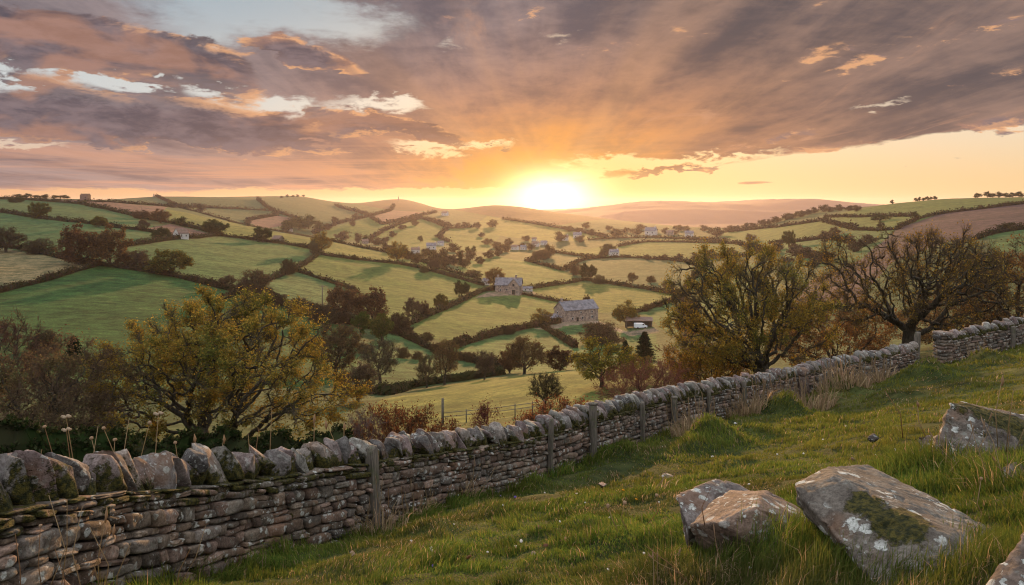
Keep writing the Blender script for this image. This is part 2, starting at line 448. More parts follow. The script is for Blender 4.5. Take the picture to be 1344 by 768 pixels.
# ------------------------------------------------------------------ terrain mesh
G1, G2, G3 = (.042, .086, .030), (.044, .090, .028), (.027, .068, .017)
YG, YL, GG = (.056, .092, .022), (.092, .108, .026), (.042, .068, .030)
PK, ST, MO = (.130, .072, .060), (.160, .132, .070), (.050, .032, .022)
HE, DG = (.062, .038, .044), (.046, .072, .032)
FIELDS = [
 (GG, [(-60, 262), (112, 262), (205, 257), (260, 252), (330, 256), (420, 258), (445, 265), (520, 262), (595, 274), (640, 300), (600, 330), (437, 316), (345, 299), (215, 273), (100, 264)]),
 (G1, [(-80, 262), (26, 262), (104, 268), (161, 280), (190, 290), (210, 303), (130, 294), (52, 286), (-80, 272)]),
 (G1, [(-80, 273), (0, 279), (52, 287), (130, 296), (210, 306), (213, 314), (161, 324), (150, 348), (78, 338), (-80, 315)]),
 (PK, [(40, 261), (112, 263), (219, 272), (213, 279), (184, 285), (161, 279), (104, 266)]),
 (GG, [(112, 262), (165, 259), (200, 259), (222, 270)]),
 (YL, [(217, 274), (345, 300), (340, 315), (271, 304), (224, 293)]),
 (PK, [(188, 300), (224, 294), (271, 306), (292, 309), (226, 314), (213, 311)]),
 (G2, [(165, 327), (226, 316), (292, 311), (340, 317), (408, 328), (388, 352), (354, 367), (312, 382), (224, 360), (168, 349)]),
 (ST, [(-90, 318), (0, 325), (78, 339), (130, 347), (65, 367), (0, 382), (-90, 400)]),
 (G3, [(-120, 405), (0, 384), (65, 369), (130, 349), (167, 350), (224, 361), (312, 384), (382, 402), (466, 428), (470, 500), (260, 520), (0, 500), (-120, 480)]),
 (G1, [(354, 388), (354, 368), (387, 356), (450, 376), (440, 396), (390, 401)]),
 (YG, [(390, 353), (419, 335), (460, 340), (523, 347), (601, 366), (634, 376), (630, 382), (580, 406), (539, 426), (465, 402), (450, 375)]),
 (YL, [(345, 301), (437, 318), (536, 339), (632, 368), (635, 374), (554, 352), (460, 339), (419, 332), (340, 315)]),
 (YG, [(538, 428), (580, 408), (632, 384), (690, 388), (740, 398), (713, 426), (652, 438), (598, 453), (545, 440)]),
 (G2, [(598, 455), (713, 428), (752, 454), (740, 490), (659, 490), (627, 478), (573, 463)]),
 (G1, [(500, 430), (538, 430), (530, 445), (573, 464), (625, 480), (655, 492), (620, 497), (510, 516), (470, 500)]),
 (YL, [(690, 380), (762, 370), (822, 377), (882, 386), (880, 396), (838, 408), (790, 410), (740, 397)]),
 (DG, [(762, 368), (757, 345), (786, 340), (838, 339), (898, 344), (921, 352), (905, 373), (882, 384), (822, 375)]),
 (YG, [(604, 346), (640, 334), (692, 344), (739, 356), (762, 368), (692, 378), (640, 374), (600, 362)]),
 (DG, [(692, 343), (728, 332), (786, 339), (757, 344), (739, 355)]),
 (YG, [(728, 331), (812, 322), (838, 337), (786, 338)]),
 (YG, [(812, 323), (848, 318), (963, 320), (980, 335), (898, 343), (838, 338)]),
 (YL, [(838, 316), (900, 312), (963, 318), (848, 317)]),
 (G2, [(882, 396), (905, 374), (921, 353), (1000, 345), (1000, 420), (880, 440), (840, 410)]),
 (G2, [(752, 455), (713, 428), (745, 425), (800, 432), (860, 440), (870, 480), (750, 490)]),
 (YL, [(420, 590), (500, 525), (620, 499), (760, 486), (960, 472), (980, 520), (800, 560), (560, 600)]),
 (YG, [(487, 285), (411, 306), (440, 316), (487, 314), (518, 296), (500, 294)]),
 (PK, [(487, 285), (513, 276), (572, 279), (539, 287), (502, 295)]),
 (MO, [(470, 268), (520, 262), (560, 266), (593, 275), (572, 278), (513, 276)]),
 (YG, [(489, 314), (518, 297), (554, 287), (588, 300), (578, 314), (560, 325), (520, 325)]),
 (YG, [(580, 313), (590, 300), (619, 298), (660, 305), (640, 330), (600, 330)]),
 (PK, [(325, 290), (364, 283), (390, 288), (372, 297), (340, 300)]),
 (MO, [(600, 276), (640, 269), (700, 274), (726, 278), (796, 287), (718, 297), (640, 283)]),
 (YL, [(640, 284), (718, 297), (796, 312), (735, 318), (660, 310), (620, 297)]),
 (DG, [(796, 288), (848, 292), (900, 300), (850, 312), (800, 311), (725, 297)]),
 (YG, [(947, 306), (1079, 290), (1123, 301), (1018, 318), (960, 330)]),
 (YG, [(1083, 283), (1150, 271), (1200, 262), (1344, 256), (1344, 268), (1240, 279), (1178, 299), (1123, 300)]),
 (G2, [(1018, 319), (1090, 313), (1123, 302), (1181, 301), (1150, 340), (1080, 350), (1000, 345)]),
 (HE, [(1178, 300), (1240, 279), (1344, 267), (1500, 256), (1500, 296), (1344, 299), (1296, 310), (1240, 318), (1170, 345), (1120, 400), (1040, 400), (1060, 370), (1130, 340)]),
 ((.20, .155, .12), [(733, 424), (745, 421), (783, 420), (800, 427), (826, 436), (824, 439), (795, 430), (778, 424), (760, 426), (736, 428)]),
 ((.17, .13, .10), [(640, 384), (700, 383), (706, 387), (650, 389), (622, 391)]),
 ((.18, .14, .11), [(700, 432), (716, 427), (740, 425), (738, 429), (716, 433)]),
 ((.16, .125, .095), [(820, 436), (860, 431), (866, 436), (826, 442)]),
 (G2, [(1296, 311), (1344, 299), (1500, 290), (1500, 330), (1344, 330), (1300, 333)]),
]

def in_poly(x, y, P):
    r = np.zeros(len(x), bool); n = len(P)
    for i in range(n):
        x0, y0 = P[i]; x1, y1 = P[(i + 1) % n]
        if y0 == y1: continue
        c = ((y0 > y) != (y1 > y)) & (x < (x1 - x0) * (y - y0) / (y1 - y0) + x0)
        r ^= c
    return r

def paint_fields(x, y, C):
    for col, poly in FIELDS:
        P = np.array([hit(px, py, 62.0)[:2] for px, py in densify(poly + [poly[0]], 9.0)[:-1]])
        lo, hi = P.min(0), P.max(0)
        k = np.nonzero((x >= lo[0]) & (x <= hi[0]) & (y >= lo[1]) & (y <= hi[1]))[0]
        if len(k):
            k = k[in_poly(x[k], y[k], P)]
            C[k] = col

# tussocks on the pasture: where each reads, radius, height
for px, py, r, h in [(1030, 548, 1.7, .50), (925, 585, 1.6, .45), (1095, 520, 1.7, .45), (1130, 500, 1.4, .35), (985, 573, 1.1, .30), (1210, 497, 1.9, .45), (1065, 553, 1.0, .22),
                     (820, 600, 1.0, .35), (640, 680, .8, .22), (560, 700, .7, .2), (760, 690, .6, .15), (1290, 480, 1.6, .35), (1260, 510, 1.2, .2), (880, 700, .55, .16), (1170, 520, 1.2, .22),
                     (690, 640, .8, .22), (480, 745, .55, .15), (600, 735, .5, .14), (1110, 560, .9, .15), (1320, 540, .8, .15), (960, 610, .8, .18), (820, 720, .45, .13)]:
    q = hit(px, py)
    TUSS.append((q[0], q[1], r * (.60 if r > 1.2 else .85), h * (1.35 if r > 1.2 else .75)))

def build_terrain():
    S = np.concatenate([np.linspace(-1.7, -.84, 60)[:-1], np.linspace(-.84, .84, 760), np.linspace(.84, 1.7, 60)[1:]])
    r = np.exp(np.linspace(math.log(3.2), math.log(9000), 840))
    RR, SS = np.meshgrid(r, S, indexing='ij')
    y = (RR - 8.0).ravel(); x = (SS * RR).ravel()
    z = ground(x, y)
    C = np.empty((len(x), 3)); C[:] = (.044, .066, .026)
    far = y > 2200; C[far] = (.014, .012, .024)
    near = y < 62
    C[near] = (.050, .062, .018)
    dry = smooth(.5, .7, fbm2(x[near], y[near], .6, 3, 3))[:, None]
    C[near] = C[near] * (1 - dry * .55) + np.array([.085, .075, .03]) * dry * .55
    under = (y > 17) & (y < 62) & near
    paint_fields(x, y, C)
    a, bcount = len(r), len(S)
    i = np.arange(a - 1)[:, None] * bcount; j = np.arange(bcount - 1)[None]
    Q = np.stack([i + j, i + j + 1, i + bcount + j + 1, i + bcount + j], -1).reshape(-1, 4)
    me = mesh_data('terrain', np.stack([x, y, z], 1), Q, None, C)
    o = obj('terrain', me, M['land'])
    tag(o, kind='structure', label='grassy hillside falling to a valley of small fields and rising to far hills')
    return o

# ------------------------------------------------------------------ camera, sun, sky
cam = bpy.data.cameras.new('camera'); co = bpy.data.objects.new('camera', cam); COL.objects.link(co)
co.location = (0, 0, 0); co.rotation_euler = (math.pi / 2, 0, 0)
cam.sensor_width = 36.0; cam.lens = 36.0 * F / 1344.0
cam.shift_y = (HZ - 384.0) / 1344.0
cam.clip_start = .05; cam.clip_end = 40000
scene.camera = co

SUN_AZ, SUN_EL = math.atan((722 - CX) / F), math.radians(SUN_ELD)
sd = bpy.data.lights.new('sun', 'SUN'); so = bpy.data.objects.new('sun', sd); COL.objects.link(so)
sd.energy = SUN_E; sd.angle = math.radians(.6); sd.color = SUN_C
dirv = Vector((math.sin(SUN_AZ) * math.cos(SUN_EL), math.cos(SUN_AZ) * math.cos(SUN_EL), math.sin(SUN_EL)))
so.rotation_euler = dirv.to_track_quat('Z', 'Y').to_euler()

def build_sky():
    w = bpy.data.worlds.new('World'); scene.world = w; w.use_nodes = True
    t = NT(w.node_tree)
    bg = w.node_tree.nodes['Background']
    tc = t.node('ShaderNodeTexCoord').outputs['Generated']
    sep = t.node('ShaderNodeSeparateXYZ'); t.l.new(tc, sep.inputs[0])
    x, y, z = sep.outputs
    sky = t.node('ShaderNodeTexSky', sky_type='NISHITA', sun_disc=False)
    sky.sun_elevation = SUN_EL; sky.sun_rotation = SUN_AZ; sky.air_density = 1.4; sky.dust_density = 3.0; sky.ozone_density = 1.5
    # bearing and height of the direction looked in, as tangents (world-fixed)
    az = t.math('ARCTAN2', x, y)
    hyp = t.math('SQRT', t.math('ADD', t.math('MULTIPLY', x, x), t.math('MULTIPLY', y, y)))
    el = t.math('DIVIDE', z, t.math('MAXIMUM', hyp, 1e-3))
    # cloud-sheet coordinates: the direction carried up to a level sheet
    den = t.math('ADD', t.math('MAXIMUM', z, 0.0), .055)
    cx = t.math('DIVIDE', x, den); cy = t.math('DIVIDE', y, den)
    cmb = t.node('ShaderNodeCombineXYZ'); t.put(cmb.inputs[0], cx); t.put(cmb.inputs[1], cy); sheet = cmb.outputs[0]
    # cumulus banks: bearing / height, stretched sideways
    cm2 = t.node('ShaderNodeCombineXYZ'); t.put(cm2.inputs[0], az); t.put(cm2.inputs[1], t.math('MULTIPLY', el, 2.9)); t.put(cm2.inputs[2], 0.37); bank = cm2.outputs[0]
    nb = t.noise(bank, 9.0, 8, .6, .4)             # bank shape
    nd = t.noise(bank, 26.0, 6, .62, .3)           # fine break-up
    # the same bank, looked up a little nearer the sun, to find its lit rims
    sh = t.node('ShaderNodeVectorMath', operation='ADD'); t.l.new(bank, sh.inputs[0]); sh.inputs[1].default_value = (.012, -.03, 0)
    nb2 = t.noise(sh.outputs[0], 9.0, 8, .6, .4)
    mp = t.node('ShaderNodeMapping'); t.l.new(sheet, mp.inputs[0]); mp.inputs['Rotation'].default_value = (0, 0, -.12); mp.inputs['Scale'].default_value = (1.0, .20, 1)
    ns = t.noise(mp.outputs[0], .75, 7, .55, .5)   # streaks of the high sheet
    ns2 = t.noise(mp.outputs[0], 2.6, 6, .6, .3)
    wa = t.math('MULTIPLY', t.math('SUBTRACT', nb, .5), .16)     # wander for soft outlines
    we = t.math('MULTIPLY', t.math('SUBTRACT', nd, .5), .045)
    az2 = t.math('ADD', az, wa); el2 = t.math('ADD', el, t.math('ADD', we, t.math('MULTIPLY', wa, .18)))
    def blob(px, py, sx, sy, amp=1.0, tilt=0.0, soft=True):
        a0 = math.atan((px - CX) / F); e0 = (HZ - py) / F * math.cos(a0)
        A, E = (az2, el2) if soft else (az, el)
        dx = t.math('SUBTRACT', A, a0); dy = t.math('SUBTRACT', E, e0)
        if tilt: dy = t.math('SUBTRACT', dy, t.math('MULTIPLY', dx, tilt))
        dx = t.math('DIVIDE', dx, sx / F); dy = t.math('DIVIDE', dy, sy / F)
        q = t.math('ADD', t.math('MULTIPLY', dx, dx), t.math('MULTIPLY', dy, dy))
        g = t.math('POWER', 2.71828, t.math('MULTIPLY', q, -1.0))
        return t.math('MULTIPLY', g, amp)
    def total(L):
        s = L[0]
        for k in L[1:]: s = t.math('ADD', s, k)
        return s
    K = .86 / SKY_S
    def rgb(r, g, b_): return (r * K, g * K, b_ * K)
    s0 = blob(724, 262, 140, 80, 1, 0, False); s1 = blob(715, 240, 300, 135, 1, 0, False); core = blob(724, 258, 52, 28, 1, 0, False); halo = blob(722, 250, 150, 58, 1, 0, False)
    # clear sky: yellow by the sun and low on the right, blue-grey higher on the left
    left = t.mix(t.ramp(el, .0, .13), rgb(.86, .47, .21), rgb(.62, .66, .68))
    left = t.mix(t.ramp(el, .13, .26), left, rgb(.36, .45, .53))
    right = t.mix(t.ramp(el, .0, .12), rgb(.97, .66, .31), rgb(.86, .74, .60))
    clear = t.mix(t.ramp(az, -.14, .14), left, right)
    clear = t.mix(.10, clear, sky.outputs[0])
    clear = t.mix(t.math('MULTIPLY', s1, .55), clear, rgb(1.15, .74, .30))
    # high sheet, everywhere but in the gaps
    gaps = total([blob(320, 10, 160, 32, 1.05), blob(255, 58, 60, 26, .65), blob(470, 40, 60, 26, .35), blob(35, 104, 150, 22, 1.05, -.04), blob(215, 121, 150, 17, .95, -.05), blob(345, 136, 120, 15, 1.05, -.15), blob(20, 190, 60, 5, 1.0),
                  blob(590, 60, 14, 9, .35), blob(500, 137, 60, 9, .9, -.1), blob(565, 195, 80, 8, 1.15, .02), blob(720, 50, 16, 9, .42), blob(760, 52, 30, 8, .25), blob(1140, 140, 28, 5, .62), blob(1040, 30, 120, 20, .22),
                  blob(790, 213, 60, 9, 1.2), blob(900, 213, 170, 6, 1.0, .10), blob(640, 252, 120, 6, 1.0), blob(560, 60, 160, 26, .2), blob(1330, 90, 22, 8, .35), blob(740, 268, 90, 22, 1.5, 0, False), blob(640, 195, 26, 5, .4)])
    edge = t.math('ADD', t.math('MULTIPLY', t.math('MAXIMUM', az, 0.0), .120), .015)       # the sheet's far edge: higher to the right of the sun
    edge = t.math('ADD', edge, t.math('MULTIPLY', t.math('SUBTRACT', ns2, .5), .010))
    low = t.ramp(t.math('SUBTRACT', t.math('ADD', el, t.math('MULTIPLY', t.math('SUBTRACT', el2, el), .35)), edge), .009, -.004)
    cover = t.math('SUBTRACT', t.math('ADD', t.math('MULTIPLY', t.math('ADD', t.math('MULTIPLY', nb, .5), t.math('MULTIPLY', ns, .5)), .55), .68), t.math('ADD', t.math('MULTIPLY', gaps, .95), t.math('MULTIPLY', low, 1.3)))
    cover = t.ramp(cover, .12, .68)
    shade = t.math('ADD', t.math('MULTIPLY', ns, .42), t.math('ADD', t.math('MULTIPLY', ns2, .28), t.math('ADD', t.math('MULTIPLY', nb, .18), t.math('MULTIPLY', nd, .12))))
    shade = t.math('ADD', t.math('MULTIPLY', t.math('SUBTRACT', shade, .5), 1.35), .5)
    sheetl = t.mix(t.ramp(shade, .38, .62), rgb(.130, .115, .138), rgb(.320, .260, .265))
    sheetr = t.mix(t.ramp(shade, .37, .63), rgb(.098, .086, .096), rgb(.305, .205, .170))
    sheetc = t.mix(t.ramp(az, -.05, .30), sheetl, sheetr)
    # undersides catch the low light: pink-orange bands near the horizon
    mpu = t.node('ShaderNodeMapping'); t.l.new(bank, mpu.inputs[0]); mpu.inputs['Scale'].default_value = (3.0, 22.0, 1)
    band = t.ramp(t.noise(mpu.outputs[0], 1.0, 5, .6, .6), .42, .64)
    under = t.math('MULTIPLY', t.ramp(el, .145, .015), t.math('ADD', .18, t.math('MULTIPLY', band, .75)))
    under = t.math('MULTIPLY', under, t.math('ADD', .25, t.math('MULTIPLY', t.ramp(az, .50, -.05), .75)))
    sheetc = t.mix(under, sheetc, rgb(.70, .36, .23))
    sheetc = t.mix(t.math('MULTIPLY', s1, t.math('ADD', .26, t.math('MULTIPLY', t.ramp(shade, .34, .64), .75))), sheetc, rgb(.88, .34, .085))
    sheetc = t.mix(t.math('MULTIPLY', s0, t.math('ADD', .35, t.math('MULTIPLY', t.ramp(shade, .34, .64), .6))), sheetc, rgb(1.05, .44, .06))
    # glowing wisps of the sheet
    wisp = t.math('MULTIPLY', t.ramp(t.noise(mp.outputs[0], 1.6, 8, .62, 1.2), .55, .68), t.math('MULTIPLY', t.ramp(az, -.45, .05), t.ramp(az, .75, .35)))
    sheetc = t.mix(t.math('MULTIPLY', wisp, .50), sheetc, rgb(.66, .34, .20))
    # rays fanning from the sun
    fan = t.math('ARCTAN2', t.math('SUBTRACT', az, SUN_AZ), t.math('ADD', t.math('SUBTRACT', el, .01), 0.0))
    cf = t.node('ShaderNodeCombineXYZ'); t.put(cf.inputs[0], fan)
    fanz = blob(722, 190, 330, 190, 1, 0, False)
    ray = t.math('MULTIPLY', t.ramp(t.noise(cf.outputs[0], 2.6, 2, .5), .44, .66), t.math('MULTIPLY', fanz, t.ramp(el, .01, .07)))
    sheetc = t.mix(t.math('MULTIPLY', ray, .24), sheetc, rgb(.92, .46, .20))
    col = t.mix(cover, clear, sheetc)
    # dark banks in front
    banks = total([blob(90, 52, 170, 26, 1.25, -.06), blob(235, 84, 80, 24, 1.1, -.28), blob(10, 62, 90, 30, .7), blob(170, 98, 60, 14, .6, -.4), blob(405, 74, 75, 20, 1.05, -.30), blob(335, 60, 30, 12, .5), blob(60, 160, 150, 20, .95), blob(210, 148, 160, 20, .95, -.10),
                   blob(300, 175, 170, 18, .7), blob(465, 157, 72, 14, 1.15, -.14), blob(548, 176, 50, 10, .95, -.22), blob(640, 194, 40, 8, .7), blob(572, 18, 34, 18, .5), blob(30, 108, 60, 7, .4, -.1), blob(690, 8, 60, 14, .35),
                   blob(845, 228, 36, 5, 1.0, .06), blob(905, 222, 60, 4, .7, .09), blob(985, 240, 26, 2.4, .6, .02, False), blob(1190, 218, 10, 1.5, .4, 0, False), blob(1290, 202, 60, 4, .45), blob(1230, 40, 200, 16, .42, .12), blob(1080, 95, 140, 12, .36, .2), blob(1250, 110, 160, 13, .42, .16), blob(1270, 165, 140, 10, .42, .1), blob(900, 40, 120, 14, .34, .1), blob(1010, 180, 130, 8, .34, .12)])
    dens = t.math('ADD', banks, t.math('ADD', t.math('MULTIPLY', t.math('SUBTRACT', nb, .5), 1.7), t.math('MULTIPLY', t.math('SUBTRACT', nd, .5), .75)))
    bm = t.ramp(dens, .38, .60)
    lit = t.ramp(t.math('SUBTRACT', nb, nb2), -.015, .075)
    bankc = t.mix(t.ramp(t.math('ADD', t.math('MULTIPLY', nd, .6), t.math('MULTIPLY', nb, .4)), .38, .62), rgb(.092, .080, .102), rgb(.215, .165, .180))
    low_side = t.math('MULTIPLY', t.ramp(t.noise(bank, 6.5, 5, .55, .5), .51, .65), .46)
    bankc = t.mix(low_side, bankc, rgb(.58, .275, .16))
    rim = t.math('MULTIPLY', t.ramp(dens, 1.0, .42), t.math('ADD', t.math('MULTIPLY', lit, .85), .06))
    bankc = t.mix(t.math('MULTIPLY', rim, t.ramp(az, -.80, -.22)), bankc, rgb(1.0, .50, .22))
    bankc = t.mix(t.math('MULTIPLY', s1, .5), bankc, rgb(.62, .27, .11))
    col = t.mix(t.math('MULTIPLY', bm, .95), col, bankc)
    # the glow round the sun
    col = t.mix(t.math('MULTIPLY', halo, .60), col, rgb(1.15, .55, .075))
    add = t.mix(core, (0, 0, 0), rgb(2.6, 2.1, 1.2))
    col = t.mix(1.0, col, add, 'ADD')
    # sky overhead and behind, out of view, brightened beyond dusk to light the ground
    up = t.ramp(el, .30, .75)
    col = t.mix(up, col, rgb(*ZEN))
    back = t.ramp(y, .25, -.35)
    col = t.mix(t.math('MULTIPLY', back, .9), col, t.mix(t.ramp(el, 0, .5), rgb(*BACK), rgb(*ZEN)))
    below = t.ramp(z, -.002, -.03)
    col = t.mix(below, col, rgb(.12, .10, .07))
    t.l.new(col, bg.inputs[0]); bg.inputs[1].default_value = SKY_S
    w.cycles.sampling_method = 'MANUAL'; w.cycles.sample_map_resolution = 1024
SUN_DONE = True
# ------------------------------------------------------------------ trees
def unit(v): return v / (np.linalg.norm(v, axis=-1, keepdims=True) + 1e-9)

def colonize(rng, att, start, step, infl, kill, iters, up=.08, jit=.22):
    N = [np.asarray(p, float) for p in start]; par = [i - 1 for i in range(len(N))]
    pos_ = np.array(N); near = np.full(len(att), 1e9); who = np.zeros(len(att), int)
    def upd(new, base):
        for k in range(len(new)):
            d = np.linalg.norm(att - new[k], axis=1)
            m = d < near; near[m] = d[m]; who[m] = base + k
    upd(pos_, 0)
    for it in range(iters):
        live = near < infl
        if not live.any(): break
        dirs = np.zeros((len(pos_), 3)); v = unit(att[live] - pos_[who[live]])
        np.add.at(dirs, who[live], v)
        idx = np.nonzero(np.linalg.norm(dirs, axis=1) > .05)[0]
        if len(idx) == 0: break
        g = unit(unit(dirs[idx]) + rng.normal(0, jit, (len(idx), 3)) + np.array([0, 0, up]))
        new = pos_[idx] + g * step
        base = len(pos_); pos_ = np.vstack([pos_, new]); par += list(idx)
        upd(new, base)
        dead = near < kill
        if dead.any():
            keep = ~dead; att = att[keep]; near = near[keep]; who = who[keep]
        if len(att) == 0 or len(pos_) > 5200: break
    return pos_, np.array(par)

def skeleton_mesh(mb, P, par, rad, rmin, C=(1, 1, 1)):
    n = len(P); kids = [[] for _ in range(n)]
    for i in range(1, n): kids[par[i]].append(i)
    stack = [(0, None)]
    while stack:
        i, frm = stack.pop()
        ch = [i] if frm is None else [frm, i]
        cur = i
        while True:
            ks = [k for k in kids[cur] if rad[k] >= rmin]
            if not ks: break
            ks.sort(key=lambda k: -rad[k])
            for k in ks[1:]: stack.append((k, cur))
            cur = ks[0]; ch.append(cur)
        if len(ch) > 1:
            r = rad[ch].copy()
            if frm is not None: r[0] = min(r[0], r[1] * 1.25)
            sides = 9 if r.max() > .16 else (6 if r.max() > .05 else 4)
            mb.tube(P[ch], r, sides, C, cap=False)

def add_twigs(mb, base, dirn, L, r, C):
    n = len(base)
    up = np.where(np.abs(dirn[:, 2:3]) > .9, np.array([[1., 0, 0]]), np.array([[0, 0, 1.]]))
    a = unit(np.cross(dirn, up)); b = np.cross(dirn, a)
    bend = (a * np.sin(np.arange(n) * 1.7)[:, None] + b * np.cos(np.arange(n) * 2.3)[:, None]) * .22 + np.array([0, 0, .12])
    mid = base + dirn * L[:, None] * .5; tip = mid + unit(dirn + bend) * L[:, None] * .5
    V = np.empty((n, 7, 3))
    for k in range(3):
        o = (a * math.cos(k * 2.094) + b * math.sin(k * 2.094)) * r[:, None]
        V[:, k] = base + o; V[:, 3 + k] = mid + o * .7
    V[:, 6] = tip
    o = np.arange(n)[:, None, None] * 7
    Q = (np.array([[0, 1, 4, 3], [1, 2, 5, 4], [2, 0, 3, 5]])[None] + o).reshape(-1, 4)
    T = (np.array([[3, 4, 6], [4, 5, 6], [5, 3, 6]])[None] + o).reshape(-1, 3)
    mb.add(V.reshape(-1, 3), Q, T, np.repeat(np.broadcast_to(C, (n, 3)), 7, 0))
    return mid, tip

def add_leaves(mb, rng, c, size, C, flat=0.0):
    n = len(c)
    nrm = rng.normal(0, 1, (n, 3)); nrm[:, 2] += flat; nrm = unit(nrm)
    a = unit(np.cross(nrm, rng.normal(0, 1, (n, 3)))); b = np.cross(nrm, a)
    s = size[:, None]
    V = np.stack([c - a * s, c - b * s * .62, c + a * s, c + b * s * .62], 1).reshape(-1, 3)
    Q = (np.arange(n)[:, None] * 4 + np.arange(4)[None])
    mb.add(V, Q, None, np.repeat(C, 4, 0))

PAL = {
 'gold':   [(.30, .17, .035), (.24, .125, .03), (.17, .12, .03), (.34, .21, .05), (.13, .11, .03)],
 'olive':  [(.115, .10, .028), (.16, .115, .03), (.07, .075, .022), (.21, .13, .03), (.09, .085, .025)],
 'rust':   [(.17, .090, .045), (.12, .065, .042), (.20, .11, .05), (.09, .058, .038)],
 'dull':   [(.10, .075, .05), (.085, .06, .042), (.12, .09, .05), (.075, .07, .035)],
 'green':  [(.055, .07, .025), (.04, .055, .02), (.075, .08, .03), (.09, .085, .03)],
 'dark':   [(.02, .032, .016), (.028, .04, .018), (.016, .026, .014)],
}
TWIG = (.105, .075, .062)

def make_tree_meshes(name, seed, H, W, base_h, nattr, leaf='gold', nleaf=9000, lsize=.10, twigs=3, twig_len=.7, twig_r=.012, lumps=14, step=.30, trunk_r=.32, rcut=.035, lean=(0, 0), stems=1,
                     up=.06, spread_low=.35, gapx=1.0, clumpy=.55, twig_col=TWIG):
    rng = R(seed)
    cz = base_h + (H - base_h) * spread_low; rz_up = H - cz; rz_dn = cz - base_h * .6
    cen = []
    while len(cen) < lumps:
        v = unit(rng.normal(0, 1, 3)) * rng.uniform(.45, .95) ** .8
        p = np.array([v[0] * W / 2 * .86, v[1] * W / 2 * .8, cz + (v[2] * rz_up * .88 if v[2] > 0 else v[2] * rz_dn * .8)])
        cen.append(p)
    cen = np.array(cen)
    lr = W * rng.uniform(.075, .155, lumps)
    k = rng.integers(0, lumps, nattr)
    att = cen[k] + rng.normal(0, 1, (nattr, 3)) * lr[k][:, None] * np.array([.75, .75, .6])
    q = ((att[:, 0] / (W / 2)) ** 2 + (att[:, 1] / (W / 2)) ** 2 + np.where(att[:, 2] > cz, (att[:, 2] - cz) / rz_up, (att[:, 2] - cz) / max(rz_dn, .1)) ** 2)
    att = att[(q < 1.12) & (att[:, 2] > base_h * .55)]
    start = [np.array([0, 0, -.6])]
    hh = max(base_h * .55, .5); m = max(3, int(hh / .35))
    for i in range(1, m + 1):
        t = i / m
        start.append(np.array([lean[0] * t * t + .12 * math.sin(3 * t + seed), lean[1] * t * t, -.6 + (hh + .6) * t]))
    P, par = colonize(rng, att, start, step, W * .6, step * 1.9, 150, up, .25)
    n = len(P); w = np.zeros(n); cnt = np.bincount(par[1:], minlength=n)
    pr = 2.05
    w[cnt == 0] = 1
    for i in range(n - 1, 0, -1): w[par[i]] += w[i]
    rad = (w / w[0]) ** (1 / pr) * trunk_r
    rad[0] *= 1.5; rad[1] *= 1.18
    tr = MB(); skeleton_mesh(tr, P, par, rad, rcut * .55, (1, 1, 1))
    cr = MB()
    # twigs on every thin branch
    thin = np.nonzero((rad < max(rcut, np.percentile(rad, 55))) & (np.arange(n) > m))[0]
    skeleton_n = len(thin)
    src = np.repeat(thin, twigs)
    d0 = unit(P[src] - P[par[src]])
    out = unit(P[src] - np.array([0, 0, cz * .55]))
    d = unit(d0 * .7 + out * .45 + rng.normal(0, .55, (len(src), 3)) + np.array([0, 0, .12]))
    L = twig_len * rng.uniform(.45, 1.15, len(src))
    tc = np.array(twig_col) * rng.uniform(.7, 1.35, (len(src), 1))
    mid, tip = add_twigs(cr, P[src], d, L, np.full(len(src), twig_r), tc)
    # finer side twigs
    s2 = rng.integers(0, len(src), len(src) * 2); d2 = unit(d[s2] + rng.normal(0, .6, (len(s2), 3)))
    b2 = P[src][s2] + (mid[s2] - P[src][s2]) * rng.uniform(.4, 1, (len(s2), 1))
    mid2, tip2 = add_twigs(cr, b2, d2, twig_len * .55 * rng.uniform(.5, 1.1, len(s2)), np.full(len(s2), twig_r * .7), np.array(twig_col) * rng.uniform(.7, 1.35, (len(s2), 1)))
    if nleaf:
        pts = np.vstack([mid, tip, mid2, tip2])
        dens = fbm(pts / (W * .13), seed + 7, 2)
        pr_ = np.clip((dens - clumpy + .16) * 4, 0.03, 1); pr_ /= pr_.sum()
        pick = rng.choice(len(pts), nleaf, p=pr_)
        c = pts[pick] + rng.normal(0, lsize * 1.4, (nleaf, 3))
        pal = np.array(PAL[leaf]); kk = np.clip((fbm(c / (W * .10), seed + 3, 2) * 1.6 - .3 + rng.normal(0, .16, nleaf)) * len(pal), 0, len(pal) - 1).astype(int)
        Cc = pal[kk] * rng.uniform(.75, 1.25, (nleaf, 1))
        add_leaves(cr, rng, c, lsize * rng.uniform(.6, 1.25, nleaf), Cc)
    return tr.data(name + ' trunk'), cr.data(name + ' crown', False)

def make_conifer_meshes(name, seed, H, W):
    rng = R(seed); tr = MB(); tr.tube([(0, 0, -.5), (0, 0, H * .5), (.02, 0, H * .96)], [W * .05, W * .03, .01], 7)
    cr = MB(); P, D, L = [], [], []
    for i in range(420):
        t = rng.uniform(.06, 1) ** .9; a = rng.uniform(0, 6.283)
        P.append((0, 0, H * t)); D.append((math.cos(a), math.sin(a), -.22 + .5 * t)); L.append(W / 2 * (1 - t) ** .8 * rng.uniform(.7, 1.1) + .12)
    P, D, L = np.array(P), unit(np.array(D)), np.array(L)
    add_twigs(cr, P, D, L, np.full(len(P), .02), np.array([.03, .024, .018]))
    n = 9000; k = rng.integers(0, len(P), n); s = rng.uniform(.2, 1.02, n)
    c = P[k] + D[k] * (L[k] * s)[:, None] + rng.normal(0, .10, (n, 3)) * np.array([1, 1, .7])
    add_leaves(cr, rng, c, .16 * rng.uniform(.6, 1.2, n), np.array(PAL['dark'])[rng.integers(0, 3, n)] * rng.uniform(.7, 1.3, (n, 1)), .5)
    return tr.data(name + ' trunk'), cr.data(name + ' crown', False)

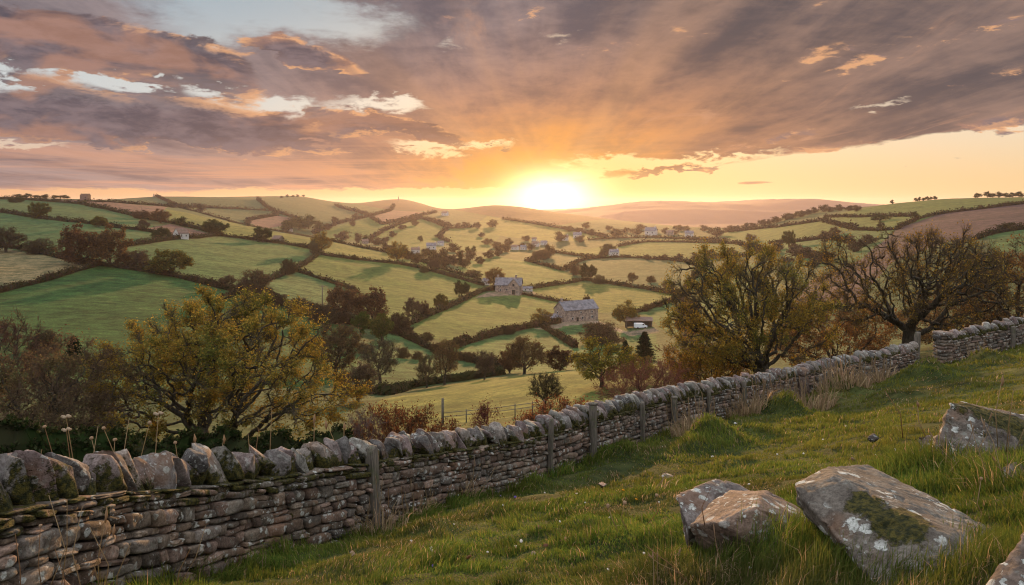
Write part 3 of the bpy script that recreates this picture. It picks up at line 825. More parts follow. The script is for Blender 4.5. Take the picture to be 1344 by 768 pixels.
PROTO = {}
def proto(kind):
    if kind in PROTO: return PROTO[kind]
    s = sum(ord(c) for c in kind)
    K = {
     # nominal 10 m crowns for trees out in the fields
     'bare':   dict(H=10, W=9.5, base_h=1.8, nattr=900, leaf='dull', nleaf=5200, lsize=.17, twigs=7, twig_len=1.2, twig_r=.022, lumps=26, step=.42, trunk_r=.34, rcut=.07, up=.10, spread_low=.40),
     'bare_b': dict(H=10, W=8.0, base_h=2.2, nattr=850, leaf='dull', nleaf=3000, lsize=.15, twigs=7, twig_len=1.2, twig_r=.024, lumps=22, step=.42, trunk_r=.30, rcut=.07, up=.16, spread_low=.42),
     'round':  dict(H=10, W=9.5, base_h=1.2, nattr=800, leaf='olive', nleaf=8500, lsize=.21, twigs=4, twig_len=.9, twig_r=.022, lumps=26, step=.45, trunk_r=.34, rcut=.07, spread_low=.38, clumpy=.44),
     'rust':   dict(H=10, W=10, base_h=1.2, nattr=800, leaf='rust', nleaf=8500, lsize=.21, twigs=4, twig_len=.9, twig_r=.022, lumps=26, step=.45, trunk_r=.36, rcut=.07, spread_low=.36, clumpy=.44),
     'green':  dict(H=10, W=8.6, base_h=.8, nattr=700, leaf='green', nleaf=9000, lsize=.21, twigs=4, twig_len=.8, twig_r=.022, lumps=26, step=.45, trunk_r=.32, rcut=.07, spread_low=.40, clumpy=.40),
     'golden': dict(H=10, W=10, base_h=1.8, nattr=800, leaf='gold', nleaf=5200, lsize=.18, twigs=4, twig_len=1.0, twig_r=.022, lumps=22, step=.42, trunk_r=.34, rcut=.07, spread_low=.38),
     'bush':   dict(H=10, W=15, base_h=.5, nattr=800, leaf='dull', nleaf=6500, lsize=.26, twigs=5, twig_len=1.3, twig_r=.03, lumps=24, step=.55, trunk_r=.30, rcut=.09, spread_low=.25, clumpy=.42),
     'bush_b': dict(H=10, W=14, base_h=.5, nattr=800, leaf='green', nleaf=7500, lsize=.28, twigs=4, twig_len=1.1, twig_r=.03, lumps=22, step=.55, trunk_r=.30, rcut=.09, spread_low=.25, clumpy=.40),
     # far away: fewer, larger pieces
     'far':    dict(H=10, W=10, base_h=1.0, nattr=240, leaf='dull', nleaf=900, lsize=.55, twigs=3, twig_len=1.5, twig_r=.06, lumps=16, step=.8, trunk_r=.36, rcut=.12, spread_low=.36, clumpy=.38),
     'far_b':  dict(H=10, W=9, base_h=1.4, nattr=240, leaf='green', nleaf=900, lsize=.55, twigs=3, twig_len=1.4, twig_r=.06, lumps=14, step=.8, trunk_r=.36, rcut=.12, spread_low=.36, clumpy=.38),
    }
    PROTO[kind] = make_conifer_meshes(kind, s, 10, 5.5) if kind == 'conifer' else make_tree_meshes(kind, s, seed=s, **{k: v for k, v in K[kind].items()}) if False else (make_conifer_meshes(kind, s, 10, 5.5) if kind == 'conifer' else make_tree_meshes(kind, s, **K[kind]))
    return PROTO[kind]

_tcount = [0]
def plant(name, kind, px, base, hpx, wpx, label, cat='tree', group=None, tint=(1, 1, 1), dmin=45.0, meshes=None, sink=.15, d=None, rz=None):
    """a tree standing on the ground where the photograph shows its foot"""
    q = hit(px, base, dmin) if d is None else None
    if d is not None:
        x = (px - CX) / F * d; q = np.array([x, d, ground(x, d)[0]])
        z_top = -(base - hpx - HZ) / F * d; h = z_top - q[2]
    else:
        h = hpx * q[1] / F
    w = wpx * q[1] / F
    _tcount[0] += 1
    o = empty(name, (q[0], q[1], q[2] - sink * h * .1), label, cat, group, (_tcount[0] * 2.399) % 6.283 if rz is None else rz)
    tm, cm = meshes or proto(kind)
    nom_h = getattr(cm, 'nom', None)
    b = np.empty(len(cm.vertices) * 3, np.float32); cm.vertices.foreach_get('co', b); b = b.reshape(-1, 3)
    if kind not in DIMS:
        DIMS[kind] = (np.percentile(b[:, 2], 99.6), np.percentile(np.hypot(b[:, 0], b[:, 1]), 98) * 2)
    H0, W0 = DIMS[kind]
    s = w / W0; o.scale = (s, s, h / H0)
    t1 = obj('trunk', tm, M['bark'], o); c1 = obj('crown', cm, M['leaf'], o)
    if dmin > 60: tint = (tint[0] * .86, tint[1] * 1.06, tint[2] * .95)
    c1.color = (*tint, 1)
    return o
DIMS = {}

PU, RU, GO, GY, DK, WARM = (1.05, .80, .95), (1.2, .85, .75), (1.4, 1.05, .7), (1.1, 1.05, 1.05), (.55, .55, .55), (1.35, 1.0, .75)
# kind, bearing, foot, height, width, tint, name, label
TREES = [
 ('rust', 104, 348, 48, 54, (.75, .62, .7), 'russet_tree', 'big russet tree, the wider and darker of a touching pair at the hedge corner'),
 ('rust', 146, 351, 50, 48, (.85, .75, .75), 'russet_tree', 'big russet tree in full leaf with a dark trunk showing, beside its darker twin'),
 ('bush', 181, 353, 21, 38, PU, 'purple_bush', 'low purplish bush between the russet pair and the olive tree'),
 ('round', 224, 361, 30, 50, (.8, .75, .7), 'olive_tree', 'wide olive-brown tree with an open crown standing in the lowest hillside hedge'),
 ('bare', 8, 331, 30, 42, (.7, .7, .75), 'grey_tree', 'grey-brown tree cut by the picture edge above the straw field'),
 ('bush', 53, 333, 18, 36, (.85, .8, .8), 'brown_bush', 'low brown bush on the hedge above the straw-coloured field'),
 ('round', 52, 287, 19, 25, (.55, .6, .5), 'dark_tree', 'dark umbrella-shaped tree alone in the high green field hedge'),
 ('bush_b', 21, 266, 7, 16, DK, 'dark_bush', 'small dark bush near the skyline of the highest green field'),
 ('round', 130, 298, 13, 18, (.7, .7, .6), 'round_tree', 'small round tree halfway along the upper green hedge'),
 ('bare', 188, 303, 14, 15, PU, 'purple_tree', 'small purple-brown tree at the end of the upper green hedge'),
 ('rust', 186, 288, 11, 24, (.7, .65, .8), 'russet_bush', 'small wide russet bush near the ploughed strip, smaller of two'),
 ('rust', 211, 293, 17, 24, (.9, .75, .75), 'russet_tree', 'small domed russet tree at the corner of the ploughed strip'),
 ('bush_b', 212, 314, 14, 22, DK, 'dark_bush', 'dark bush beside the white gabled house on the hillside'),
 ('far_b', 239, 297, 12, 16, (.7, .7, .6), 'round_tree', 'little dark green tree in the yellow field hedge'),
 ('green', 283, 309, 19, 30, (.6, .65, .6), 'dark_tree', 'rounded dark green tree where three hillside hedges meet'),
 ('bare', 299, 379, 17, 21, PU, 'purple_tree', 'small round purple tree at the corner below the big green field'),
 ('bare', 333, 393, 36, 38, (1.1, .85, .9), 'purple_tree', 'broad purple-brown bare tree by the small green triangle field'),
 ('green', 345, 318, 19, 22, (.55, .6, .6), 'dark_tree', 'dark green tree beside the dark barn on the hillside lane'),
 ('golden', 422, 333, 26, 27, (.9, .75, .7), 'orange_tree', 'orange-brown tree on the hedge at the top of the vertical field hedge'),
 ('bare', 411, 336, 19, 12, GY, 'pale_tree', 'thin pale grey tree touching the orange-brown hedge tree'),
 ('bush', 378, 361, 19, 22, (.6, .55, .5), 'dark_bush', 'dark round bush midway down the short stone-walled hedge'),
 ('bush_b', 465, 341, 6, 10, DK, 'dark_bush', 'tiny dark bush on the long hedge between the two orange trees'),
 ('golden', 522, 346, 26, 28, (.95, .8, .75), 'orange_tree', 'orange round tree standing free on the long hedge above the bright field'),
 ('bush', 557, 358, 8, 12, (.9, .9, .7), 'olive_bush', 'small olive bush at the end of the long hedge'),
 ('bare', 569, 357, 14, 16, PU, 'purple_tree', 'small purple tree above the long hedge near the village wood'),
 ('green', 606, 390, 20, 18, (.5, .6, .55), 'dark_tree', 'dark lopsided tree in the bright field near the white house'),
 ('round', 578, 406, 18, 17, (.7, .65, .65), 'round_tree', 'small olive tree on the walled hedge below the bright field'),
 ('bare', 541, 421, 27, 24, PU, 'purple_tree', 'purple-grey round tree just above the corner of the walled hedge'),
 ('rust', 556, 418, 20, 15, (.55, .5, .6), 'dark_tree', 'narrow dark russet tree pressed against the purple-grey round tree'),
 ('rust', 451, 421, 45, 44, (.75, .65, .75), 'brown_tree', 'large brown domed tree, paler of the two big domes in the valley hedge'),
 ('rust', 488, 424, 43, 44, (.62, .5, .6), 'brown_tree', 'large brown domed tree, redder of the two big domes in the valley hedge'),
 ('green', 473, 440, 28, 22, (.75, .95, .6), 'green_tree', 'small bright green rounded tree below the brown domes'),
 ('green', 501, 450, 33, 28, (1.3, 1.1, .8), 'green_tree', 'olive green egg-shaped tree below the brown domes'),
 ('bush', 523, 440, 26, 30, (.5, .45, .5), 'dark_bush', 'dark bushy tree right beside the olive egg-shaped tree'),
 ('bare', 440, 492, 60, 76, (1.15, .9, .8), 'brown_tree', 'wide brown tree with dense twigs at the bottom edge of the dark green field'),
 ('bare_b', 499, 506, 54, 46, GY, 'grey_tree', 'grey bare tree next to the wide brown twiggy tree'),
 ('bare', 470, 528, 46, 52, (1.15, .9, 1.0), 'purple_bush', 'purple-grey bush tree in front of the grey bare tree'),
 ('bare_b', 584, 505, 55, 33, (1.6, 1.2, .95), 'pale_tree', 'tall pale brown tree with a clean trunk beside the valley stream wall'),
 ('bare_b', 560, 509, 39, 27, (1.2, 1.05, .9), 'thin_tree', 'thin grey-brown tree leaning on the tall pale brown tree'),
 ('bare_b', 636, 498, 35, 25, (1.1, .9, 1.0), 'grey_tree', 'slim grey-purple tree at the tail of the dark walled hedge'),
 ('bare', 688, 491, 44, 52, (1.35, .95, .75), 'brown_tree', 'domed warm brown tree with fanning twigs at the top of the sunlit meadow'),
 ('rust', 669, 490, 32, 30, (.7, .55, .55), 'brown_tree', 'low brown tree tucked behind the domed warm brown tree'),
 ('rust', 735, 487, 29, 38, (.45, .35, .4), 'dark_tree', 'dark maroon tree on the meadow edge between the brown dome and the golden tree'),
 ('golden', 790, 508, 58, 82, (.85, .9, .75), 'golden_tree', 'many-stemmed golden olive tree on the edge of the sunlit meadow'),
 ('conifer', 846, 478, 38, 27, (.8, .7, .8), 'conifer', 'tall dark conifer below the outbuilding with the white van'),
 ('conifer', 821, 474, 25, 15, (.9, .8, .8), 'conifer', 'short dark conifer beside the tall one'),
 ('golden', 836, 506, 38, 44, (.9, .9, .7), 'golden_tree', 'small yellow-olive tree in front of the dark conifers'),
 ('bare_b', 715, 535, 42, 44, (.9, .85, .7), 'bare_tree', 'small wiry bare tree in front of the sunlit meadow'),
 ('golden', 711, 428, 21, 28, (.75, .65, .6), 'orange_tree', 'orange-brown tree at the gable end of the long farmhouse'),
 ('rust', 770, 405, 16, 11, (.5, .5, .5), 'dark_tree', 'small dark upright tree behind the farmhouse roof'),
 ('golden', 822, 430, 32, 32, (.75, .7, .6), 'golden_tree', 'golden brown tree between the farmhouse and the white van'),
 ('green', 772, 368, 21, 20, (.8, .65, .55), 'dark_tree', 'dark tree at the hedge junction behind the farm'),
 ('bush', 757, 361, 13, 15, RU, 'brown_bush', 'brown bush beside the dark tree at the hedge junction'),
 ('bush', 786, 373, 11, 16, (.9, .8, .6), 'brown_bush', 'low brown bush on the hedge east of the junction'),
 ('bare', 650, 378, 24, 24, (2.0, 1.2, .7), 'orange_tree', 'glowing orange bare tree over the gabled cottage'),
 ('round', 893, 404, 23, 20, (.85, .65, .65), 'round_tree', 'round brown tree at the corner of the pale farm field'),
 ('bare', 830, 372, 13, 14, WARM, 'faded_tree', 'faint brown tree in the grey-green field, tallest of three'),
 ('bush', 855, 371, 8, 12, WARM, 'faded_bush', 'faint small bush in the middle of the grey-green field'),
 ('bare', 877, 382, 14, 18, WARM, 'faded_tree', 'faint round tree at the low corner of the grey-green field'),
 ('bush', 798, 334, 13, 22, (.8, .7, .6), 'dark_bush', 'dark bushy tree behind the small white house'),
 ('far', 891, 342, 8, 12, PU, 'hedge_tree', 'round purple tree on the far field hedge, first after the white house'),
 ('far', 914, 341, 9, 13, PU, 'hedge_tree', 'round purple tree on the far field hedge, second after the white house'),
 ('far_b', 933, 339, 11, 19, (.7, .6, .7), 'hedge_tree', 'dark wide tree on the far field hedge, widest of its row'),
 ('far_b', 948, 338, 7, 9, (.7, .6, .7), 'hedge_tree', 'tiny dark tree on the far field hedge beside the widest one'),
 ('far', 960, 337, 11, 13, PU, 'hedge_tree', 'round brown tree at the end of the far field hedge'),
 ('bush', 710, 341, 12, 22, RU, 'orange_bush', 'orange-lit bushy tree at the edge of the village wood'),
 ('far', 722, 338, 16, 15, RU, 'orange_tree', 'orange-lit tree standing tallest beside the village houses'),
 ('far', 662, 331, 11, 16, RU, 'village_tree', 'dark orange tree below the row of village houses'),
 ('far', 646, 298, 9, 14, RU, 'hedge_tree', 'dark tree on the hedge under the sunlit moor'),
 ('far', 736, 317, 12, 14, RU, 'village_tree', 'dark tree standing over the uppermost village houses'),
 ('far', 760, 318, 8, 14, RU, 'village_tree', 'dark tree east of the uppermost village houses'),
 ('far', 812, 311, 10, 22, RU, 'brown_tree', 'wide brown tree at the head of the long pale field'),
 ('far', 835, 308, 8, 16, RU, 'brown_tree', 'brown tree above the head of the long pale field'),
 ('far', 448, 315, 11, 20, PU, 'purple_tree', 'hazy purple tree below the pale slope beside the dark copse'),
 ('far', 471, 319, 12, 11, PU, 'purple_tree', 'hazy purple upright tree near the low farm roofs'),
 ('far_b', 480, 318, 9, 10, PU, 'purple_tree', 'hazy dark tree second from the low farm roofs'),
 ('far', 497, 322, 9, 20, PU, 'purple_tree', 'hazy wide purple tree at the foot of the far fields'),
 ('far', 507, 329, 10, 12, PU, 'purple_tree', 'hazy purple tree above the far long wall'),
 ('far_b', 552, 318, 8, 7, PU, 'purple_tree', 'single upright tree alone in the far pale field'),
 ('far', 550, 341, 9, 12, (1.1, .85, .8), 'village_tree', 'brown tree at the lower edge of the village, beside pale roofs'),
 ('far', 566, 344, 15, 24, (1.25, .95, .8), 'village_tree', 'broad pale brown tree in the middle of the village wood'),
 ('far', 580, 344, 17, 17, (1.2, .9, .8), 'village_tree', 'tall brown tree in the middle of the village wood'),
 ('far', 597, 331, 11, 18, (1.1, .8, .75), 'village_tree', 'brown tree at the head of the village wood'),
 ('far_b', 614, 332, 8, 8, RU, 'village_tree', 'small upright tree, one of two by the field above the village wood'),
 ('far_b', 622, 332, 9, 8, RU, 'village_tree', 'slightly taller upright tree of the two above the village wood'),
 ('far', 596, 348, 13, 12, PU, 'village_tree', 'dark tree beside the slim poplar in the village wood'),
 ('conifer', 604, 349, 17, 8, (1.5, 1, 1), 'poplar', 'slim dark poplar rising out of the village wood'),
 ('bush', 620, 363, 8, 24, (1.1, .8, .7), 'brown_bush', 'long low brown bush under the hill field by the village'),
 ('far', 540, 287, 5, 6, DK, 'hedge_tree', 'small dark tree, one of two on the rim of a pinkish far field'),
 ('far', 551, 286, 5, 6, DK, 'hedge_tree', 'small dark tree, second of two on the rim of a pinkish far field'),
 ('far_b', 378, 304, 13, 22, (.9, .75, 1.0), 'copse_tree', 'purple-dark tree, lowest of the copse on the far slope'),
 ('far_b', 392, 302, 16, 24, (.85, .7, .95), 'copse_tree', 'purple-dark tree in the middle of the copse on the far slope'),
 ('far_b', 405, 300, 17, 22, (.9, .75, 1.0), 'copse_tree', 'purple-dark tree, tallest of the copse on the far slope'),
 ('far_b', 417, 302, 12, 18, (.9, .75, 1.0), 'copse_tree', 'purple-dark tree at the uphill end of the copse on the far slope'),
 ('far', 466, 287, 7, 9, (.9, .8, 1.0), 'hedge_tree', 'small hazy tree beside the bend of a far hedge'),
 ('far', 265, 279, 11, 13, (.9, .8, 1), 'hedge_tree', 'hazy round tree on the grey field below the left skyline hill'),
 ('round', 1035, 325, 20, 16, (.6, .6, .55), 'lone_tree', 'lone lollipop-shaped tree with a clear trunk on the hillside across the valley'),
 ('far', 1086, 316, 12, 22, PU, 'purple_tree', 'purple tree on the valley side under the green hill fields'),
 ('far', 1096, 309, 10, 13, PU, 'purple_tree', 'purple tree higher up beside the green hill field'),
 ('far', 1115, 318, 9, 13, PU, 'purple_tree', 'hazy small tree between two green hill fields'),
 ('far_b', 1155, 290, 8, 22, DK, 'dark_tree', 'dark flat tree at the end of a hill hedge'),
 ('far_b', 1201, 286, 8, 9, DK, 'dark_tree', 'small dark tree at the tip of the heather slope'),
 ('far', 1156, 300, 8, 9, DK, 'dark_tree', 'small dark tree below the flat tree on the hill'),
 ('far_b', 1083, 291, 6, 9, DK, 'dark_tree', 'small dark tree at the top corner of the hill fields'),
 ('far', 1320, 301, 9, 26, DK, 'dark_bush', 'dark bush on the heather slope near the picture edge'),
 ('far', 986, 318, 10, 14, PU, 'valley_tree', 'hazy brown tree at the mouth of the valley, beside the lone tree field'),
 ('far', 940, 310, 11, 20, PU, 'valley_tree', 'hazy wide tree at the mouth of the valley above the far hedge'),
 ('far', 957, 305, 8, 16, PU, 'valley_tree', 'hazy tree at the mouth of the valley under the wooded ridge'),
 ('far', 926, 303, 7, 14, PU, 'valley_tree', 'hazy small tree on the low knoll before the distant plain'),
 ('far', 1048, 340, 14, 34, PU, 'purple_bush', 'broad purple scrub tree in the valley below the lone tree'),
 ('far', 1010, 336, 12, 26, PU, 'purple_bush', 'purple scrub tree in the valley west of the lone tree'),
 ('far', 1075, 345, 14, 28, PU, 'purple_bush', 'purple scrub tree in the valley beside the heather slope'),
 ('conifer', 97, 478, 34, 26, (.7, .7, .8), 'conifer', 'small dark conifer at the bottom of the dark green field'),
 ('bush', 58, 462, 26, 40, (.8, .65, .7), 'brown_bush', 'dark brown bush beside the small conifer'),
 ('bush', 392, 412, 20, 34, (.75, .65, .75), 'grey_bush', 'grey-purple bush in the valley hedge below the small green field'),
 ('bush', 425, 424, 22, 36, (.7, .6, .7), 'grey_bush', 'grey-purple bush crowding the foot of the brown domes'),
 ('bush', 362, 402, 16, 30, (.6, .5, .55), 'dark_bush', 'dark bush in the valley hedge next to the broad purple tree'),
 ('bush', 790, 452, 26, 54, (1.1, .85, .85), 'brown_bush', 'pinkish brown bushy tree below the pyramid-roofed barn'),
 ('bush', 905, 440, 44, 40, (1.1, .8, .95), 'purple_bush', 'hazy purple-brown scrub between the van and the olive tree by the wall'),
]
# rows too alike to tell apart
ROWS = [
 ('far', [(968, 304), (978, 302), (990, 299), (1000, 297), (1010, 295), (1020, 292), (1031, 289), (1041, 287), (1050, 285), (1060, 282), (1070, 280), (1080, 278), (1091, 278), (1102, 277), (1114, 277), (1126, 277)], 8, 13, (.7, .6, .75),
  'ridge_tree', 'dark tree in the row along the wooded ridge below the distant hills', 'trees along the wooded ridge'),
 ('far_b', [(1202, 262.5), (1207, 262), (1212, 261.6), (1217, 261.4), (1222, 261.2), (1227, 261), (1171, 268)], 5, 6, DK,
  'skyline_tree', 'tiny skyline tree in the short row on the green hill crest', 'tiny trees on the hill crest'),
 ('far_b', [(1283, 260), (1296, 259), (1303, 259), (1311, 259), (1320, 258.5), (1329, 258), (1338, 258)], 7, 11, DK,
  'skyline_tree', 'dark skyline tree on the crest above the heather slope', 'dark trees above the heather slope'),
 ('far_b', [(24, 258), (36, 259), (48, 260), (60, 260), (72, 260), (84, 260)], 5, 13, DK,
  'skyline_tree', 'low dark skyline bush on the crest above the highest green field', 'bushes on the field crest'),
 ('far', [(370, 260), (377, 259), (384, 258.6), (391, 258.4), (398, 258.4)], 3, 5, DK,
  'skyline_tree', 'speck of a tree along the top of the far rounded hill', 'specks of trees on the far rounded hill'),
 ('far', [(652, 325), (668, 322), (684, 326), (698, 328), (690, 316), (640, 321)], 8, 14, RU,
  'village_tree', 'dark orange tree among the row of white village houses', 'trees among the village houses'),
 ('far', [(858, 305), (872, 307), (886, 308), (900, 304)], 7, 12, PU,
  'valley_tree', 'hazy tree in the line above the long pale field', 'hazy trees above the long pale field'),
 ('bush', [(330, 389), (347, 393), (400, 409), (412, 413), (438, 419), (446, 425), (515, 437), (533, 441)], 15, 26, (.62, .5, .55),
  'hedge_bush', 'dark bushy tree crowding the overgrown valley hedge under the brown domes', 'bushes of the overgrown valley hedge'),
 ('far', [(590, 346), (585, 351), (573, 348), (611, 351), (630, 346), (641, 339), (655, 336), (545, 346), (536, 341), (526, 337), (603, 339), (618, 342), (560, 335), (515, 333)], 11, 15, (.95, .7, .68),
  'village_tree', 'brown tree in the thick of the village wood', 'trees in the village wood'),
 ('far', [(440, 291), (462, 297), (528, 301), (545, 296), (600, 299), (612, 298), (626, 300), (632, 311), (516, 311), (506, 317), (486, 319), (430, 302), (575, 312)], 7, 11, (.75, .6, .72),
  'hedge_tree', 'small purple-brown hedgerow tree on the far slope above the village', 'hedgerow trees on the far slope'),
 ('far', [(1000, 331), (1020, 329), (1032, 346), (1060, 336), (1066, 351), (1090, 341), (1120, 331), (1131, 323), (1142, 319), (985, 330), (1045, 330)], 11, 20, (.95, .75, .95),
  'valley_scrub_tree', 'purple scrub tree in the valley belt below the green hill fields', 'purple scrub in the valley belt'),
 ('far', [(760, 306), (775, 309), (790, 311), (746, 304), (822, 305), (842, 301), (768, 300), (800, 302), (890, 303)], 7, 13, (1.0, .7, .6),
  'slope_tree', 'small dark tree on the sunlit slope above the country house', 'trees on the sunlit slope'),
 ('far', [(700, 344), (716, 337), (750, 357), (790, 339), (850, 341), (870, 342), (925, 353), (912, 362), (905, 373), (890, 386), (865, 403), (850, 408)], 8, 12, (.85, .65, .6),
  'hedge_tree', 'small brown tree in the hedges round the grey-green field', 'hedgerow trees round the grey-green field'),
 ('bush', [(560, 448), (574, 465), (604, 474), (618, 478), (645, 486), (480, 514), (530, 512), (548, 509), (600, 455), (668, 438)], 12, 20, (.8, .66, .62),
  'hedge_bush', 'dark bush in the walled hedges below the farmhouse', 'bushes in the hedges below the farmhouse'),
]
def build_trees():
    for k, px, base, h, w, tint, name, label in TREES:
        plant(name, k, px, base, h * 1.10, w * 1.12, label, 'bush' if 'bush' in name else 'tree', None, tint, 62.0)
    for k, pts, h, w, tint, name, label, grp in ROWS:
        for i, (px, b) in enumerate(pts):
            f = (1, 1.2, .85, 1.1, .9)[i % 5]
            plant(name, k, px, b, h * f, w * (1, .9, 1.15)[i % 3], label, 'tree', grp, tint, 200.0)
    # ---- the near ones, each with its own branches
    def near(name, kind, px, base, h, w, d, label, tint, **kw):
        ms = make_tree_meshes(kind, **kw)
        plant(name, kind, px, base, h, w, label, 'bush' if 'bush' in name or 'thicket' in name else 'tree', None, tint, d=d, meshes=ms, rz=0)
    near('oak_tree', 'oak one', 290, 600, 214, 372, 44, 'spreading golden-leaved oak with crooked limbs behind the mossy end of the stone wall', (1.02, 1.18, 1.0),
         seed=11, H=9.4, W=15, base_h=1.8, nattr=1500, leaf='gold', nleaf=88000, lsize=.058, twigs=6, twig_len=.8, twig_r=.012, lumps=26, step=.28, trunk_r=.46, rcut=.035, lean=(-1.0, 0), spread_low=.30, clumpy=.52)
    near('brown_tree', 'oak two', 45, 620, 170, 250, 36, 'dull brown twiggy tree behind the wall at the picture edge, under the oak', (1.25, 1.15, 1.0),
         seed=23, H=6, W=8.5, base_h=.8, nattr=1100, leaf='dull', nleaf=26000, lsize=.052, twigs=6, twig_len=.75, twig_r=.009, lumps=22, step=.24, trunk_r=.22, rcut=.03, spread_low=.35, clumpy=.50)
    near('bare_tree', 'oak three', -6, 500, 92, 130, 72, 'purplish bare tree half out of the picture beyond the twiggy brown tree', (1.1, .85, .9),
         seed=31, H=9, W=10, base_h=1.5, nattr=900, leaf='dull', nleaf=5000, lsize=.07, twigs=5, twig_len=1.0, twig_r=.014, lumps=20, step=.32, trunk_r=.3, rcut=.045, spread_low=.4)
    near('oak_tree', 'oak four', 998, 524, 206, 246, 50, 'dense olive-gold oak with dark lower boughs behind the round-topped gatepost', (.98, 1.14, .95),
         seed=48, H=9.0, W=13, base_h=2.6, nattr=1400, leaf='gold', nleaf=38000, lsize=.058, twigs=6, twig_len=.85, twig_r=.012, lumps=22, step=.28, trunk_r=.50, rcut=.035, spread_low=.34, clumpy=.52, up=.03)
    near('oak_tree', 'oak five', 1192, 488, 190, 262, 56, 'wide nearly bare oak with dark crooked limbs behind the gap in the wall', (1.0, 1.05, .9),
         seed=61, H=9.2, W=15.5, base_h=2.8, nattr=1300, leaf='gold', nleaf=13000, lsize=.056, twigs=6, twig_len=.95, twig_r=.013, lumps=20, step=.30, trunk_r=.54, rcut=.04, spread_low=.40, clumpy=.5, up=.03)
    near('brown_tree', 'oak six', 1335, 470, 158, 170, 60, 'brown-leaved tree cut by the picture edge above the wall end', (1.1, 1.15, .95),
         seed=67, H=9, W=10, base_h=1.0, nattr=900, leaf='rust', nleaf=11000, lsize=.09, twigs=5, twig_len=.9, twig_r=.014, lumps=20, step=.32, trunk_r=.3, rcut=.04, spread_low=.4)
    near('rust_bush', 'scrub one', 1095, 500, 110, 180, 66, 'rust-orange scrub filling the space between the two big oaks', (1.45, 1.35, 1.0),
         seed=71, H=6, W=11, base_h=.4, nattr=900, leaf='rust', nleaf=15000, lsize=.09, twigs=4, twig_len=.9, twig_r=.012, lumps=26, step=.34, trunk_r=.2, rcut=.04, spread_low=.3, clumpy=.45)
    near('rust_bush', 'scrub two', 1255, 478, 92, 170, 68, 'brown scrub behind the nearly bare oak', (1.2, 1.25, 1.0),
         seed=73, H=6, W=11, base_h=.4, nattr=800, leaf='rust', nleaf=13000, lsize=.09, twigs=4, twig_len=.9, twig_r=.012, lumps=26, step=.34, trunk_r=.2, rcut=.04, spread_low=.3, clumpy=.45)
    near('golden_bush', 'scrub three', 925, 530, 78, 120, 52, 'golden-brown undergrowth at the foot of the dense oak', (.85, .8, .7),
         seed=79, H=4, W=7, base_h=.3, nattr=800, leaf='gold', nleaf=9500, lsize=.065, twigs=4, twig_len=.6, twig_r=.009, lumps=22, step=.26, trunk_r=.14, rcut=.03, spread_low=.3, clumpy=.45)
    near('pink_thicket', 'scrub four', 850, 540, 66, 150, 46, 'pinkish brown twiggy thicket behind the middle of the wall', (1.35, .95, .95),
         seed=83, H=3, W=7.5, base_h=.2, nattr=900, leaf='dull', nleaf=8000, lsize=.04, twigs=5, twig_len=.6, twig_r=.008, lumps=26, step=.22, trunk_r=.1, rcut=.028, spread_low=.3, clumpy=.48, twig_col=(.15, .09, .075))
    near('pink_thicket', 'scrub five', 925, 500, 70, 130, 62, 'pinkish brown hazy thicket beyond the golden undergrowth', (1.3, .9, .9),
         seed=89, H=4, W=8, base_h=.2, nattr=800, leaf='dull', nleaf=7000, lsize=.05, twigs=5, twig_len=.7, twig_r=.010, lumps=24, step=.26, trunk_r=.1, rcut=.03, spread_low=.3, clumpy=.48, twig_col=(.15, .09, .075))
    near('bramble_bush', 'scrub six', 528, 588, 58, 150, 31, 'dark brown bramble bush just over the wall by the square gatepost', (.75, .6, .55),
         seed=97, H=2, W=5, base_h=.15, nattr=900, leaf='rust', nleaf=12000, lsize=.04, twigs=4, twig_len=.4, twig_r=.006, lumps=30, step=.16, trunk_r=.06, rcut=.02, spread_low=.3, clumpy=.42)
    near('bramble_bush', 'scrub seven', 640, 582, 58, 60, 30, 'reddish upright bramble spray poking above the wall', (1.2, .75, .8),
         seed=101, H=2.2, W=2, base_h=.15, nattr=350, leaf='dull', nleaf=2400, lsize=.035, twigs=5, twig_len=.5, twig_r=.006, lumps=12, step=.16, trunk_r=.05, rcut=.02, spread_low=.4, clumpy=.48, twig_col=(.15, .075, .07))
    near('bramble_bush', 'scrub eight', 745, 566, 40, 150, 34, 'low rusty bramble bank along the far side of the wall', (1.1, .8, .7),
         seed=103, H=1.6, W=5, base_h=.12, nattr=800, leaf='rust', nleaf=9000, lsize=.04, twigs=4, twig_len=.4, twig_r=.006, lumps=30, step=.16, trunk_r=.06, rcut=.02, spread_low=.3, clumpy=.44)
    near('grey_shrub', 'scrub nine', 478, 600, 66, 70, 27, 'thin grey leafless shrub over the wall beside the square post', (1.15, 1.0, 1.05),
         seed=107, H=2.2, W=2.4, base_h=.15, nattr=420, leaf='dull', nleaf=700, lsize=.03, twigs=5, twig_len=.55, twig_r=.005, lumps=14, step=.15, trunk_r=.05, rcut=.018, spread_low=.45, clumpy=.48, twig_col=(.13, .11, .105))
